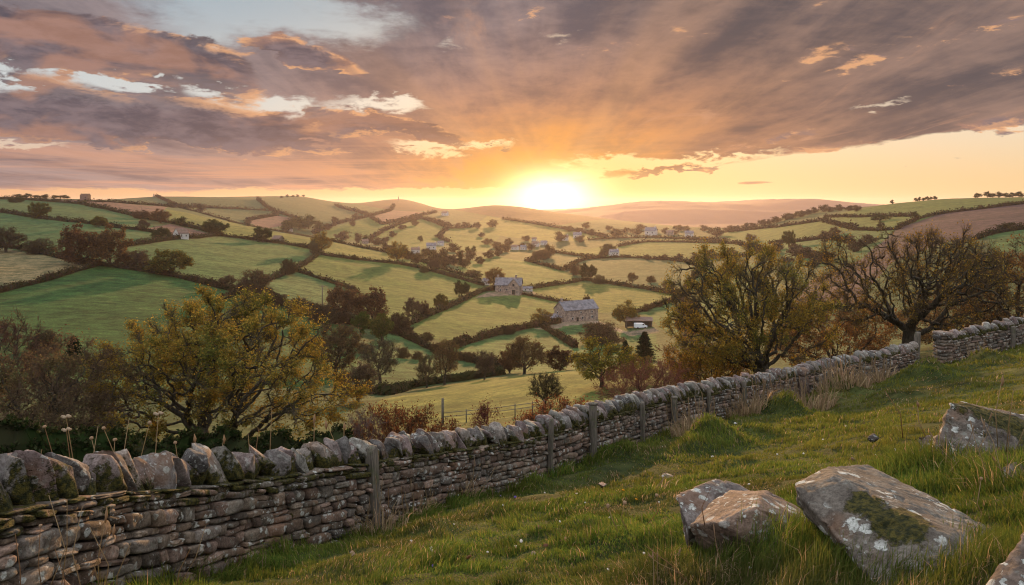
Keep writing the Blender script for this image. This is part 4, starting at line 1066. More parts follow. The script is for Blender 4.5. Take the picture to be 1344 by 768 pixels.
# ------------------------------------------------------------------ hedges between the fields
HEDGES = [
 # label, pixels of its run, height factor, tint
 ('dark hedge descending from the hilltop past the ploughed strip to the yellow field', [(-20, 261), (26, 262), (104, 268), (161, 280), (182, 286), (224, 293), (260, 301), (283, 308)], 1.2, (.6, .62, .6)),
 ('dark hedge between the two highest green fields', [(-60, 274), (0, 279), (52, 287), (130, 296), (182, 302), (208, 306)], 1.2, (.55, .58, .55)),
 ('thick dark hedge below the second green field, ending at the russet pair', [(-90, 314), (0, 323), (40, 330), (78, 339), (110, 347), (160, 353)], 1.3, (.6, .55, .55)),
 ('dark hedge running under the olive tree from the russet pair to the valley', [(158, 353), (224, 362), (273, 374), (312, 383), (340, 392)], 1.3, (.6, .52, .5)),
 ('brown hedge on the upper side of the big green field, past the white gabled house', [(161, 325), (192, 320), (226, 315), (260, 312), (292, 309)], 1.2, (.95, .8, .75)),
 ('long dark hedge from the three-hedge corner down to the orange tree', [(286, 309), (320, 313), (340, 316), (375, 321), (408, 327), (419, 333)], 1.2, (.6, .55, .55)),
 ('brown walled hedge slanting down beside the straw-coloured field', [(-80, 404), (0, 384), (32, 376), (65, 368), (100, 357), (130, 349)], 1.1, (.85, .68, .62)),
 ('long dark hedge under the strip of yellow grass, past both orange trees', [(419, 334), (460, 340), (523, 347), (554, 353), (601, 366), (634, 375)], 1.1, (.75, .65, .62)),
 ('thin hedge along the upper edge of the yellow strip', [(300, 291), (345, 300), (400, 310), (437, 317), (476, 325), (536, 338), (580, 353), (630, 368)], .8, (.8, .7, .65)),
 ('short walled hedge dropping steeply from the orange tree', [(417, 335), (405, 344), (390, 353), (372, 361), (354, 368), (340, 374)], 1.1, (1.0, .85, .8)),
 ('dark hedge between the bright field and the small green field', [(387, 356), (410, 363), (450, 376), (470, 386)], 1.0, (.75, .65, .6)),
 ('overgrown dark hedge in the valley below the small green field', [(312, 384), (354, 391), (382, 402), (429, 416), (466, 428), (500, 436), (530, 440)], 1.9, (.55, .45, .48)),
 ('walled hedge climbing from the dark bushes to the white house', [(535, 428), (560, 417), (580, 408), (606, 396), (632, 383), (655, 380)], 1.1, (.9, .74, .68)),
 ('hedge bounding the far rounded hill, zigzag upper run', [(338, 262), (347, 270), (359, 277), (390, 288), (372, 296)], .9, (.7, .62, .72)),
 ('hedge looping round the pinkish far plot', [(325, 297), (325, 290), (345, 286), (364, 283), (359, 277)], .9, (.7, .62, .72)),
 ('level hedge across the grey far fields', [(222, 272), (270, 273), (320, 275), (359, 277)], .8, (.7, .62, .72)),
 ('long far hedge rising from the copse over the pale slope', [(411, 307), (430, 299), (450, 292), (487, 284), (513, 277), (517, 270)], 1.0, (.72, .62, .68)),
 ('far hedge dividing the moor from the pale slope', [(440, 270), (450, 274), (470, 279), (487, 284)], .9, (.7, .62, .7)),
 ('far hedge dipping through the pinkish fields', [(487, 286), (495, 291), (502, 295), (520, 291), (539, 287), (555, 283), (572, 279)], .9, (.72, .62, .68)),
 ('far hedge climbing out of the village past the purple trees', [(487, 314), (503, 304), (518, 297), (535, 291), (554, 287), (572, 293), (588, 300), (605, 300), (622, 298)], 1.0, (.75, .62, .62)),
 ('short far hedge dropping to the village wood', [(588, 300), (580, 306), (578, 314), (590, 318)], 1.0, (.75, .62, .6)),
 ('thin far hedge over the top of the round pale field', [(556, 287), (570, 290), (592, 297)], .8, (.72, .6, .65)),
 ('thin hedge across the sunlit slope above the village', [(660, 288), (690, 292), (718, 297), (760, 304), (796, 312)], .8, (.9, .62, .45)),
 ('low hedge below the village houses', [(692, 343), (715, 336), (728, 332), (760, 336), (786, 339)], .9, (.95, .7, .55)),
 ('curving hedge below the hill field near the village', [(690, 343), (715, 349), (739, 356), (757, 345), (770, 341), (786, 339)], 1.0, (.95, .7, .55)),
 ('hedge along the top of the grey-green field past the white house', [(786, 339), (812, 338), (838, 339), (870, 341), (898, 344), (940, 340), (985, 336)], 1.0, (.75, .6, .58)),
 ('hedge on the upper edge of the long pale field', [(812, 324), (830, 320), (848, 318), (900, 318), (963, 320), (990, 326)], .9, (.8, .64, .6)),
 ('thin far hedge at the head of the long pale field', [(772, 315), (812, 313), (856, 312), (900, 314), (955, 317)], .8, (.9, .66, .55)),
 ('broad hedge curving down at the end of the grey-green field', [(898, 344), (912, 348), (921, 353), (915, 361), (906, 372), (900, 384)], 1.2, (.95, .68, .62)),
 ('walled hedge behind the gabled cottage and the pale field', [(690, 380), (720, 376), (745, 372), (765, 368), (772, 368), (800, 373), (822, 376), (850, 380), (882, 386), (905, 388)], 1.1, (.95, .72, .6)),
 ('low wall from the cottage to the farmhouse', [(686, 387), (710, 392), (739, 398), (752, 401)], .8, (1.0, .78, .7)),
 ('hedge from the farm lane up to the round brown tree', [(805, 415), (838, 409), (860, 403), (882, 397)], 1.1, (.95, .75, .62)),
 ('broad hedge in front of the farmhouse running down to the pale tree', [(598, 454), (625, 447), (652, 439), (685, 433), (713, 427), (735, 424)], 1.3, (.95, .68, .6)),
 ('dark walled hedge from the dark bushes past the pale tree to the slim grey tree', [(525, 441), (545, 450), (573, 463), (600, 471), (627, 479), (659, 489)], 1.3, (.55, .45, .45)),
 ('hedge from the farmyard down towards the maroon tree', [(712, 430), (728, 440), (745, 450), (756, 457)], 1.2, (.9, .68, .6)),
 ('rough hedge on the upper edge of the sunlit meadow', [(470, 512), (509, 519), (545, 508), (580, 503), (620, 498), (660, 492)], .9, (.6, .62, .5)),
 ('far hedge climbing the hill fields under the wooded ridge', [(947, 305), (985, 302), (1030, 297), (1079, 290), (1100, 296), (1123, 302)], 1.0, (.7, .6, .62)),
 ('hedge between the two green hill fields', [(1010, 320), (1050, 317), (1090, 313), (1105, 316), (1120, 321)], 1.0, (.7, .6, .62)),
 ('level hedge on the hill left of the heather slope', [(1083, 285), (1120, 285), (1160, 284), (1198, 284)], .8, (.7, .6, .62)),
 ('hedge along the upper rim of the heather slope', [(1180, 300), (1205, 288), (1240, 280), (1290, 274), (1344, 268), (1420, 262)], .9, (.7, .58, .58)),
 ('hedge between the heather slope and the green field beside the bare oak', [(1280, 315), (1300, 309), (1344, 300), (1420, 292)], 1.2, (.7, .6, .6)),
 ('thin hedge between the yellow and green hill fields', [(1123, 302), (1150, 303), (1181, 301)], .9, (.7, .6, .62)),
 ('hedge cutting the big dark green field near the lone bush', [(286, 397), (298, 391), (312, 384)], 1.1, (.9, .72, .66)),
 ('thin hedge on the crest of the skyline above the ploughed strip', [(112, 264), (150, 266), (190, 269), (221, 272)], .7, (.6, .55, .6)),
 ('hedge bounding the left skyline hill', [(205, 258), (222, 266), (232, 272), (260, 279), (300, 290)], .8, (.7, .62, .7)),
 ('dark trimmed hedge close behind the mossy stretch of wall, under the oak', None, 1, (.5, .55, .45)),
]
def hedge(label, pix, hf, tint, P=None, height=None, width=None, name='hedge', cell=None, leafn=None):
    if P is None:
        P = np.array([hit(px, py, 62.0) for px, py in densify(pix, 4.0)])
        # leave out jumps over a crest
        keep = [0]
        for i in range(1, len(P)):
            keep.append(i)
        P = P[keep]
    dist = np.r_[0, np.cumsum(np.linalg.norm(np.diff(P[:, :2], axis=0), axis=1))]
    md = np.median(P[:, 1]); L = dist[-1]; tint = tuple(np.array(tint) * np.array([.72, .86, .80]))
    step = cell or max(.7, md * .0032); n = max(6, int(L / step))
    if n > 900: n = 900
    s = np.linspace(0, L, n)
    x = np.interp(s, dist, P[:, 0]); y = np.interp(s, dist, P[:, 1])
    k = np.array([.25, .5, .25])
    for _ in range(2):
        x[1:-1] = np.convolve(x, k, 'valid'); y[1:-1] = np.convolve(y, k, 'valid')
    z = ground(x, y)
    t = np.stack([np.gradient(x), np.gradient(y)], 1); t /= np.linalg.norm(t, axis=1)[:, None] + 1e-9
    nrm = np.stack([-t[:, 1], t[:, 0]], 1)
    seed = len(label) * 7 + int(L)
    hh = (height or (1.35 + md * .0008) * hf) * (.30 + 1.35 * fbm2(s, s * 0, .13, seed, 3)); ww = (width or (1.3 + md * .0008)) * (.75 + .5 * fbm2(s, s * 0 + 5, .22, seed, 2))
    prof = np.array([(-1.0, -.12), (-1.02, .30), (-.92, .68), (-.55, .95), (0, 1.03), (.55, .95), (.92, .68), (1.02, .30), (1.0, -.12)])
    m = len(prof)
    V = np.empty((n, m, 3))
    for j in range(m):
        o = prof[j, 0] * ww * .5
        V[:, j, 0] = x + nrm[:, 0] * o; V[:, j, 1] = y + nrm[:, 1] * o; V[:, j, 2] = z + prof[j, 1] * hh
    fl = V.reshape(-1, 3); amp = (height or 1.6) * .24
    jit = np.stack([fbm(fl / 1.0 / max(step, .5), seed + q, 3) - .5 for q in range(3)], 1) * amp * 3.2
    jit[:, 2] *= np.where(np.tile(prof[:, 1], n) < 0, 0, 1)
    fl = fl + jit
    mb = MB(); i = np.arange(n - 1)[:, None] * m; j = np.arange(m - 1)[None]
    Q = np.stack([i + j, i + j + 1, i + m + j + 1, i + m + j], -1).reshape(-1, 4)
    base = np.array([.075, .058, .040]) * np.array(tint)
    v = .6 + .8 * fbm(fl / max(2.5, step * 2), seed + 9, 3)
    pal = np.array([(.10, .075, .05), (.065, .062, .03), (.085, .055, .042), (.05, .052, .025)]) * np.array(tint)
    kk = np.clip((fbm(fl / max(4, step * 3), seed + 4, 2) * 1.8 - .4) * 4, 0, 3).astype(int)
    mb.add(fl, Q, [[0, a + 1, a] for a in range(1, m - 1)], pal[kk] * v[:, None])
    rng = R(seed)
    nl = leafn or int(min(12000, n * 22)); a = rng.integers(0, len(fl), nl); ls = max(.07, md * .0012)
    keep = np.tile(prof[:, 1], n)[a] > 0; a = a[keep]
    c = fl[a] + rng.normal(0, ls * 1.1, (len(a), 3)) + np.array([0, 0, ls * .35])
    add_leaves(mb, rng, c, ls * rng.uniform(.5, 1.2, len(a)), pal[rng.integers(0, 4, len(a))] * rng.uniform(.6, 1.5, (len(a), 1)))
    o = mb.build(name, M['hedge'], None, False)
    tag(o, label, 'hedge')
    return o
def build_hedges():
    for lab, pix, hf, tint in HEDGES:
        if pix is None:
            d = np.array([20, 21, 22, 23, 24, 25, 25.5, 26.]); px = np.array([-160, -60, 40, 130, 210, 290, 370, 450.])
            x = (px - CX) / F * d; P = np.stack([x, d, d * 0], 1)
            hedge(lab, None, 1, (.42, .55, .38), P, 1.75, 1.6, 'hedge', .2, 34000)
        else:
            hedge(lab, pix, hf, tint)
# ------------------------------------------------------------------ dry stone wall
def spline(P, n):
    P = np.asarray(P, float)
    d = np.r_[0, np.cumsum(np.linalg.norm(np.diff(P[:, :2], axis=0), axis=1))]
    s = np.linspace(0, d[-1], n)
    return pchip(d, P, s), d[-1]

def cube_grid(n):
    """points of a cube's skin, -1..1, with quads; shared corners merged"""
    idx = {}; V = []; Q = []
    def vid(p):
        k = tuple(np.round(p, 5))
        if k not in idx: idx[k] = len(V); V.append(p)
        return idx[k]
    g = np.linspace(-1, 1, n + 1)
    for ax in range(3):
        for sgn in (-1, 1):
            b, c = [(1, 2), (2, 0), (0, 1)][ax]
            for i in range(n):
                for j in range(n):
                    q = []
                    for (di, dj) in ((0, 0), (1, 0), (1, 1), (0, 1)):
                        p = np.zeros(3); p[ax] = sgn; p[b] = g[i + di]; p[c] = g[j + dj]; q.append(vid(p))
                    Q.append(q if sgn > 0 else q[::-1])
    return np.array(V), np.array(Q)
CG = {n: cube_grid(n) for n in (3, 4, 5, 8, 10, 14)}

def pebble(n, dims, power, seed, amp=.12, freq=1.3):
    """a weathered block: between a box and an ellipsoid, with knocks"""
    V, Q = CG[n]
    r = (np.abs(V) ** power).sum(1) ** (1 / power)
    P = V / r[:, None]
    k = 1 + amp * (fbm(P * freq + seed * 3.71, seed, 3) - .5) * 2
    return P * k[:, None] * np.asarray(dims) / 2, Q

PALS = np.array([(.150, .112, .085), (.175, .125, .100), (.145, .130, .112), (.185, .150, .120), (.110, .088, .070), (.165, .145, .130), (.195, .140, .115)])
COPES = np.array([(.140, .130, .128), (.165, .135, .130), (.105, .100, .100), (.175, .172, .158), (.135, .105, .105), (.185, .165, .150)])

class Run:
    """a run of wall along the ground"""
    def __init__(s, pix, ext=None):
        P = np.array([[(px - CX) / F * d, d] for px, d in pix])
        s.P, s.L = spline(P, 500); s.S = np.linspace(0, s.L, 500)
        z = z_base(s.P[:, 0], s.P[:, 1])
        k = np.ones(25) / 25; zp = np.r_[np.full(12, z[0]), z, np.full(12, z[-1])]
        s.z = np.convolve(zp, k, 'valid')
    def at(s, u):
        x = np.interp(u, s.S, s.P[:, 0]); y = np.interp(u, s.S, s.P[:, 1]); z = np.interp(u, s.S, s.z)
        e = .05
        tx = np.interp(u + e, s.S, s.P[:, 0]) - np.interp(u - e, s.S, s.P[:, 0]); ty = np.interp(u + e, s.S, s.P[:, 1]) - np.interp(u - e, s.S, s.P[:, 1])
        tz = np.interp(u + e, s.S, s.z) - np.interp(u - e, s.S, s.z)
        h = math.hypot(tx, ty) + 1e-9
        t = np.array([tx / h, ty / h, tz / h]); n = np.array([ty / h, -tx / h, 0])      # n: towards the pasture
        return np.array([x, y, z]), t, n

def frame_pts(P, c, t, n):
    """local (along, across, up) to world, sheared with the slope"""
    tt = np.array([t[0], t[1], 0]); 
    return c + P[:, :1] * tt + P[:, 1:2] * n + np.stack([0 * P[:, 0], 0 * P[:, 0], P[:, 2] + P[:, 0] * t[2]], 1)

def build_wall(run, label, height, thick, name, seed, n_children=100, end_pier=False, copes=True):
    rng = R(seed)
    c0, t0, n0 = run.at(run.L / 2)
    root = empty(name, (c0[0], c0[1], c0[2]), label, 'stone wall')
    off = np.array(root.location)
    # hearting: the dark inside, and the far face
    hb = MB(); k = 160; V = []
    for u in np.linspace(0, run.L, k):
        c, t, n = run.at(u); c = c - off
        w = thick * .5
        V += [c + n * (w - .10) + (0, 0, -.35), c + n * (w - .13) + (0, 0, height - .03), c - n * (w - .04) + (0, 0, height - .03), c - n * w + (0, 0, -.5)]
    V = np.array(V); i = np.arange(k - 1)[:, None] * 4; j = np.arange(4)[None]
    hb.add(V, np.stack([i + j, i + (j + 1) % 4, i + 4 + (j + 1) % 4, i + 4 + j], -1).reshape(-1, 4), [[0, 2, 1], [0, 3, 2], [4 * k - 4, 4 * k - 3, 4 * k - 2], [4 * k - 4, 4 * k - 2, 4 * k - 1]], (.045, .036, .028))
    hb.build('hearting', M['stone'], root)
    # coursed natural face stones, many separate ones in one mesh
    fb = MB(); h = -.12; q = 0
    while h < height - .02:
        ch = rng.uniform(.075, .185) if h < height - .3 else rng.uniform(.07, .12)
        if h + ch > height: ch = height - h + .01
        u = rng.uniform(-.2, 0)
        while u < run.L:
            c, t, n = run.at(min(max(u, 0), run.L))
            w = rng.uniform(.13, .36) if rng.random() < .78 else rng.uniform(.34, .62)
            hh = ch
            uu = u + w / 2
            if 0 <= uu <= run.L:
                c, t, n = run.at(uu); d = c[1]
                nn = 8 if d < 8.5 else (5 if d < 14 else (4 if d < 22 else 3))
                batter = (height - h) / height * .06
                wob = .05 * (fbm2(np.array([uu]), np.array([h]), .9, seed, 2)[0] - .5) * min(1, max(0, (height - h) * 4))
                split = rng.random() < .28 and hh > .09
                f = rng.uniform(.38, .62)
                for (h0, h1) in (((0, f), (f, 1)) if split else ((0, 1),)):
                    sh_ = hh * (h1 - h0); dep = rng.uniform(.20, .30); du = rng.normal(0, .02) if split else 0
                    P, Q = pebble(nn, (w * (rng.uniform(.85, 1.05) if split else 1) - rng.uniform(.004, .02), dep, sh_ * rng.uniform(.86, .99)), rng.uniform(4.0, 9), seed * 1000 + q + int(h0 * 99), .15, 1.5)
                    sk = rng.normal(0, .07); P[:, 2] += P[:, 0] * sk; rr = rng.normal(0, .09); P[:, 1] += P[:, 0] * rr
                    P[:, 0] += P[:, 2] * rng.normal(0, .22)
                    cc = c - off + n * (thick * .5 - dep * .5 + rng.uniform(-.045, .03) + batter) + np.array([t[0] * du, t[1] * du, h + hh * (h0 + h1) / 2 + wob])
                    W = frame_pts(P, cc, t, n)
                    col = PALS[rng.integers(0, len(PALS))] * rng.uniform(.55, 1.45)
                    ms = np.clip(.55 * smooth(height - .42, height, h) * (1 if rng.random() < .8 else .2) + (.2 if rng.random() < .14 else 0) + .10, 0, 1) * (1.0 if d < 26 else .6)
                    fb.add(W, Q, None, col, ms)
            u += w; q += 1
        h += ch
    fb.build('coursed_stone_facing', M['stone'], root)
    # coping stones set on edge, leaning
    if copes:
        u = .05; i = 0; rest = None
        while u < run.L:
            c, t, n = run.at(u); d = c[1]
            w = rng.uniform(.22, .42) if d < 9.5 else (rng.uniform(.22, .40) if d < 15 else rng.uniform(.22, .36))
            H = rng.uniform(.31, .50) * (1.08 if d < 12 else .95); D = thick * rng.uniform(.78, 1.02)
            nn = 14 if d < 11 else (8 if d < 18 else 5)
            P, Q = pebble(nn, (w, D, H), rng.uniform(3.6, 7.0), seed * 77 + i, .16, 1.3)
            zt = np.clip((P[:, 2] + H / 2) / H, 0, 1.1)
            pk = rng.uniform(-.35, .25)                           # where along the width the crest stands
            P[:, 1] *= 1 - .30 * zt ** 2; P[:, 0] *= 1 - rng.uniform(.05, .45) * zt ** 1.4
            P[:, 1] += D * .25 * pk * zt
            P[:, 2] += (.30 * H) * (fbm(P * 6 + i, seed + i, 2) - .5) * zt
            lean = rng.normal(-.34, .2); P[:, 0] += P[:, 2] * lean
            yaw = rng.normal(.30, .28); cs, sn = math.cos(yaw), math.sin(yaw)
            P[:, 0], P[:, 1] = P[:, 0] * cs - P[:, 1] * sn, P[:, 0] * sn + P[:, 1] * cs
            if d < 18:                                            # broken corners near by
                for f in range(9 if d < 12 else 6):
                    v = unit(np.r_[rng.normal(0, 1, 2), rng.normal(.25, .7)]); lim = np.percentile(P @ v, rng.uniform(74, 93))
                    ex = np.maximum(P @ v - lim, 0); P -= ex[:, None] * v * .93
                P += (fbm(P * 22, seed + i, 2) - .5)[:, None] * unit(P) * .022
            cc = c - off + np.array([0, 0, height + H * .37])
            W = frame_pts(P, cc, t, n)
            col = COPES[rng.integers(0, len(COPES))] * rng.uniform(.85, 1.5)
            zz = P[:, 2] / H
            ms = np.clip(.50 - zz * .75, .0, .75) + rng.uniform(-.18, .18)
            ms = ms * (1.0 if rng.random() < .85 else .5)
            if i < n_children:
                mb = MB(); mb.add(W - W.mean(0), Q, None, col, ms)
                o = mb.build('coping_stone', M['cope'], root); o.location = W.mean(0)
            else:
                if rest is None: rest = MB()
                rest.add(W, Q, None, col, ms)
            u += w * rng.uniform(.60, .80); i += 1
        if rest is not None:
            tag(rest.build('coping_stone_row', M['cope'], root), kind='stuff')
    if end_pier:
        for side, u0 in ((0, .22),):
            c, t, n = run.at(u0); pb = MB(); hz = -.2; q = 0
            while hz < height + .22:
                ch = rng.uniform(.12, .19)
                for a in (-1, 1):
                    wv = rng.uniform(.26, .34)
                    P, Q = pebble(4, (wv, thick + .12, ch - .012), 5, seed * 31 + q, .10, 1.5)
                    cc = c - off + np.array([0, 0, hz + ch / 2]) + np.array([t[0], t[1], 0]) * a * .15
                    pb.add(frame_pts(P, cc, np.array([t[0], t[1], 0]), n), Q, None, PALS[rng.integers(0, 7)] * rng.uniform(.8, 1.3), .1); q += 1
                hz += ch
            P, Q = pebble(5, (.72, thick + .22, .20), 3.2, seed, .12)
            pb.add(frame_pts(P, c - off + np.array([0, 0, hz + .07]), np.array([t[0], t[1], 0]), n), Q, None, (.18, .15, .135), .1)
            pb.build('pier_stone_stack', M['stone'], root)  # natural stone blocks of the pier, joined in one mesh
    return root

RUN_MAIN = Run([(a, b) for a, b, c in WALL if a <= 1160] + [(1200, 34.7)])
RUN_FAR = Run([(1232, 35.1), (1290, 35.6), (1340, 36.0), (1420, 36.8), (1500, 38)])

def build_posts():
    rng = R(5)
    # bearing, how far in front of the wall's middle, section, height of top in the photo, label, shape
    L = [(471, 'square grey post at the mossy bend of the wall, beside the dry rushes', .16, 586, 'square', .30),
         (704, 'thin dark post against the wall between the square post and the thick one', .10, 549, 'square', .34),
         (763, 'thick pale round-topped post standing taller than the wall', .19, 530, 'round', .36),
         (829, 'dark square post in the wall, first beyond the thick pale post', .13, 527, 'square', .36),
         (869, 'leaning brown post in the wall, second beyond the thick pale post', .16, 521, 'round', .36),
         (918, 'slim post in the far part of the wall before the tussocks', .13, 509, 'round', .36),
         (965, 'slim post with a knobbly top beside the pink grass', .15, 501, 'round', .36),
         (1212, 'tall leaning post standing in the gap of the wall', .22, 436, 'square', .05),
         (1321, 'post against the upper wall near the picture edge', .17, 428, 'square', .34)]
    for px, label, sec, top, shape, offn in L:
        run = RUN_MAIN if px < 1225 else RUN_FAR
        u = run.S[np.argmin(np.abs(CX + F * run.P[:, 0] / run.P[:, 1] - px))]
        c, t, n = run.at(u)
        p = c + n * offn
        gz = ground(p[0], p[1])[0]
        ztop = -(top - HZ) / F * p[1]
        h = ztop - gz
        o = empty('fence_post', (p[0], p[1], gz), label, 'post', None, math.atan2(t[1], t[0]) + rng.normal(0, .1))
        o.rotation_euler[0] = rng.normal(0, .025); o.rotation_euler[1] = rng.normal(0, .04) if px != 1212 else .09
        V, Q = CG[8]; P = np.array(V); 
        mb = MB()
        if shape == 'square':
            pw = 9; r = (np.abs(P) ** pw).sum(1) ** (1 / pw); P = P / r[:, None]
        else:
            rr = (np.abs(P[:, :2]) ** 2.6).sum(1) ** (1 / 2.6); k = np.maximum(np.abs(P[:, :2]).max(1) / np.maximum(rr, 1e-6), .01); P[:, :2] *= np.where(rr > 0, k, 1)[:, None]
            top_m = P[:, 2] > .99; P[top_m, 2] += .05 * (1 - (P[top_m, :2] ** 2).sum(1)).clip(0, 1)
        P = P * np.array([sec / 2, sec / 2, (h + .3) / 2]); P[:, 2] += (h - .3) / 2
        P[:, 0] += (fbm(P * np.array([6, 6, 2.0]), px, 3) - .5) * sec * .25; P[:, 1] += (fbm(P * np.array([6, 6, 2.0]), px + 1, 3) - .5) * sec * .25
        if shape == 'square': P[:, 2] += np.where(P[:, 2] > h * .9, P[:, 0] * .25, 0)
        mb.add(P, Q); mb.build('shaft', M['post'], o)
        if shape == 'round' and px in (763, 869):
            V2, Q2 = pebble(5, (sec * 1.25, sec * 1.25, .09), 2.6, px, .1); mb = MB(); V2[:, 2] += h - .01; mb.add(V2, Q2); mb.build('weathered_cap', M['post'], o)
        else:
            mb = MB(); mb.tube([(sec * .51, -sec * .2, h * .62), (sec * .56, 0, h * .625), (sec * .51, sec * .2, h * .62)], .006, 5); mb.build('staple', M['wire'], o)
    # the stone gatepost with a ball top, in the main wall
    u = RUN_MAIN.S[np.argmin(np.abs(CX + F * RUN_MAIN.P[:, 0] / RUN_MAIN.P[:, 1] - 1043))]
    c, t, n = RUN_MAIN.at(u); p = c + n * .36; gz = ground(p[0], p[1])[0]; h = -(492 - HZ) / F * p[1] - gz
    o = empty('stone_gatepost', (p[0], p[1], gz), 'squat brown stone gatepost with a round top behind the pink grass', 'gatepost')
    P, Q = pebble(8, (.42, .42, h + .3), 4.2, 3, .10); P[:, 2] += (h - .3) / 2; mb = MB(); mb.add(P, Q, None, (.13, .095, .08), .15); mb.build('shaft', M['cope'], o)
    P, Q = pebble(8, (.46, .46, .36), 2.4, 4, .10); P[:, 2] += h + .12; mb = MB(); mb.add(P, Q, None, (.17, .13, .115), .1); mb.build('ball_top', M['cope'], o)
    # wire fence on the lower edge of the meadow
    posts = [(581, 541, 24), (612, 541, 9), (676, 541, 12), (699, 541, 10), (640, 541, 8), (714, 540, 9)]
    posts.sort()
    X = []
    for px, base, h in posts:
        d = 62.0; x = (px - CX) / F * d; z = ground(x, d)[0]; X.append((x, d, z, max(h, 12) * d / F * 1.45))
    o = empty('wire_fence', X[2][:3], 'low post and wire fence along the bottom of the sunlit meadow', 'fence')
    lo = np.array(o.location)
    for i, (x, y, z, h) in enumerate(X):
        mb = MB(); r = .11 if i == 0 else .05; mb.tube([(x - lo[0], y - lo[1], z - lo[2] - .3), (x - lo[0], y - lo[1], z - lo[2] + h)], [r, r * .9], 7); mb.build('post', M['post'], o)
    for f in (.9, .6):
        mb = MB(); mb.tube([np.array([x, y, z + 1.05 * f]) - lo for x, y, z, h in X], .022, 4); mb.build('wire', M['wire'], o)

# ------------------------------------------------------------------ boulders
def boulder(name, pts, label, col, seed, voxel=.02, amp=.035, moss=.0, chips=16, spots=()):
    """hull of measured corners, worn and pitted"""
    W = np.array([world(*p) if len(p) == 3 and p[1] > 100 else p for p in pts], float)
    c = W.mean(0)
    bm = bmesh.new()
    for v in W - c: bm.verts.new(v)
    r = bmesh.ops.convex_hull(bm, input=bm.verts)
    bmesh.ops.delete(bm, geom=[g for g in r['geom_interior'] if isinstance(g, bmesh.types.BMVert)], context='VERTS')
    rc = R(seed + 100); size = np.abs(W - c).max()
    for _ in range(chips):
        v = unit(rc.normal(0, 1, 3)); sup = max((x_.co @ Vector(v)) for x_ in bm.verts)
        bmesh.ops.bisect_plane(bm, geom=bm.verts[:] + bm.edges[:] + bm.faces[:], plane_co=Vector(v) * (sup - size * rc.uniform(.01, .06) * (.45 if chips < 8 else 1)), plane_no=Vector(v), clear_outer=True)
        eb = [e for e in bm.edges if e.is_boundary]
        if eb: bmesh.ops.contextual_create(bm, geom=eb)
    bmesh.ops.recalc_face_normals(bm, faces=bm.faces)
    me = bpy.data.meshes.new(name); bm.to_mesh(me); bm.free()
    tmp = bpy.data.objects.new('tmp', me); COL.objects.link(tmp)
    md = tmp.modifiers.new('r', 'REMESH'); md.mode = 'VOXEL'; md.voxel_size = voxel
    sm = tmp.modifiers.new('s', 'SMOOTH'); sm.factor = .5; sm.iterations = 1
    dg = bpy.context.evaluated_depsgraph_get(); em = bpy.data.meshes.new_from_object(tmp.evaluated_get(dg))
    bpy.data.objects.remove(tmp); bpy.data.meshes.remove(me)
    n = len(em.vertices); co_ = np.empty(n * 3, np.float32); em.vertices.foreach_get('co', co_); P = co_.reshape(-1, 3).astype(float)
    no = np.empty(n * 3, np.float32); em.vertices.foreach_get('normal', no); N = no.reshape(-1, 3).astype(float)
    d = (fbm(P * 4.0, seed, 4) - .5) * amp * 2 + (fbm(P * 16, seed + 5, 3) - .5) * amp * .7
    # a few flat spalls and cracks along the bedding
    bed = np.abs(((P @ np.array([.25, .3, .9])) * 7 + 1.2 * fbm(P * 3, seed + 9, 2)) % 1 - .5)
    d -= amp * .35 * smooth(.06, .0, bed) * smooth(.45, .6, fbm(P * 2, seed + 11, 2))
    bd = unit(np.array([.35, .25, .9])); lay = P @ bd * 16 + 1.6 * fbm(P * 2.2, seed + 21, 3)
    k = np.floor(lay); edge_ = lay - k; hv = _hash(k.astype(np.int64), k.astype(np.int64) * 0 + seed, k.astype(np.int64) * 0, 5); hn = _hash(k.astype(np.int64) + 1, k.astype(np.int64) * 0 + seed, k.astype(np.int64) * 0, 5)
    tt = smooth(.72, 1.0, edge_); side = 1 - np.abs(N @ bd)
    d += (hv * (1 - tt) + hn * tt - .5) * amp * 1.5 * side
    fr = np.abs(fbm(P * 3.1, seed + 31, 3) - .5); d -= amp * .9 * smooth(.025, .0, fr) * smooth(.45, .6, fbm(P * 1.7, seed + 33, 2))
    P = P + N * d[:, None]
    em.vertices.foreach_set('co', P.astype(np.float32).ravel())
    a = em.attributes.new('Col', 'FLOAT_COLOR', 'POINT'); C = np.ones((n, 4), np.float32); C[:, :3] = col; a.data.foreach_set('color', C.ravel())
    a = em.attributes.new('moss', 'FLOAT', 'POINT')
    ms = np.full(n, .02) + moss * smooth(.42, .62, fbm(P * 1.6, seed + 2, 3)) 
    for (px, py, dd, rad) in spots: ms = ms + .75 * np.exp(-((P + c - world(px, py, dd)) ** 2).sum(1) / (rad * rad))
    a.data.foreach_set('value', ms.astype(np.float32))
    em.polygons.foreach_set('use_smooth', np.ones(len(em.polygons), bool)); em.update()
    o = obj(name, em, M['rock']); o.location = c
    return tag(o, label, 'rock')

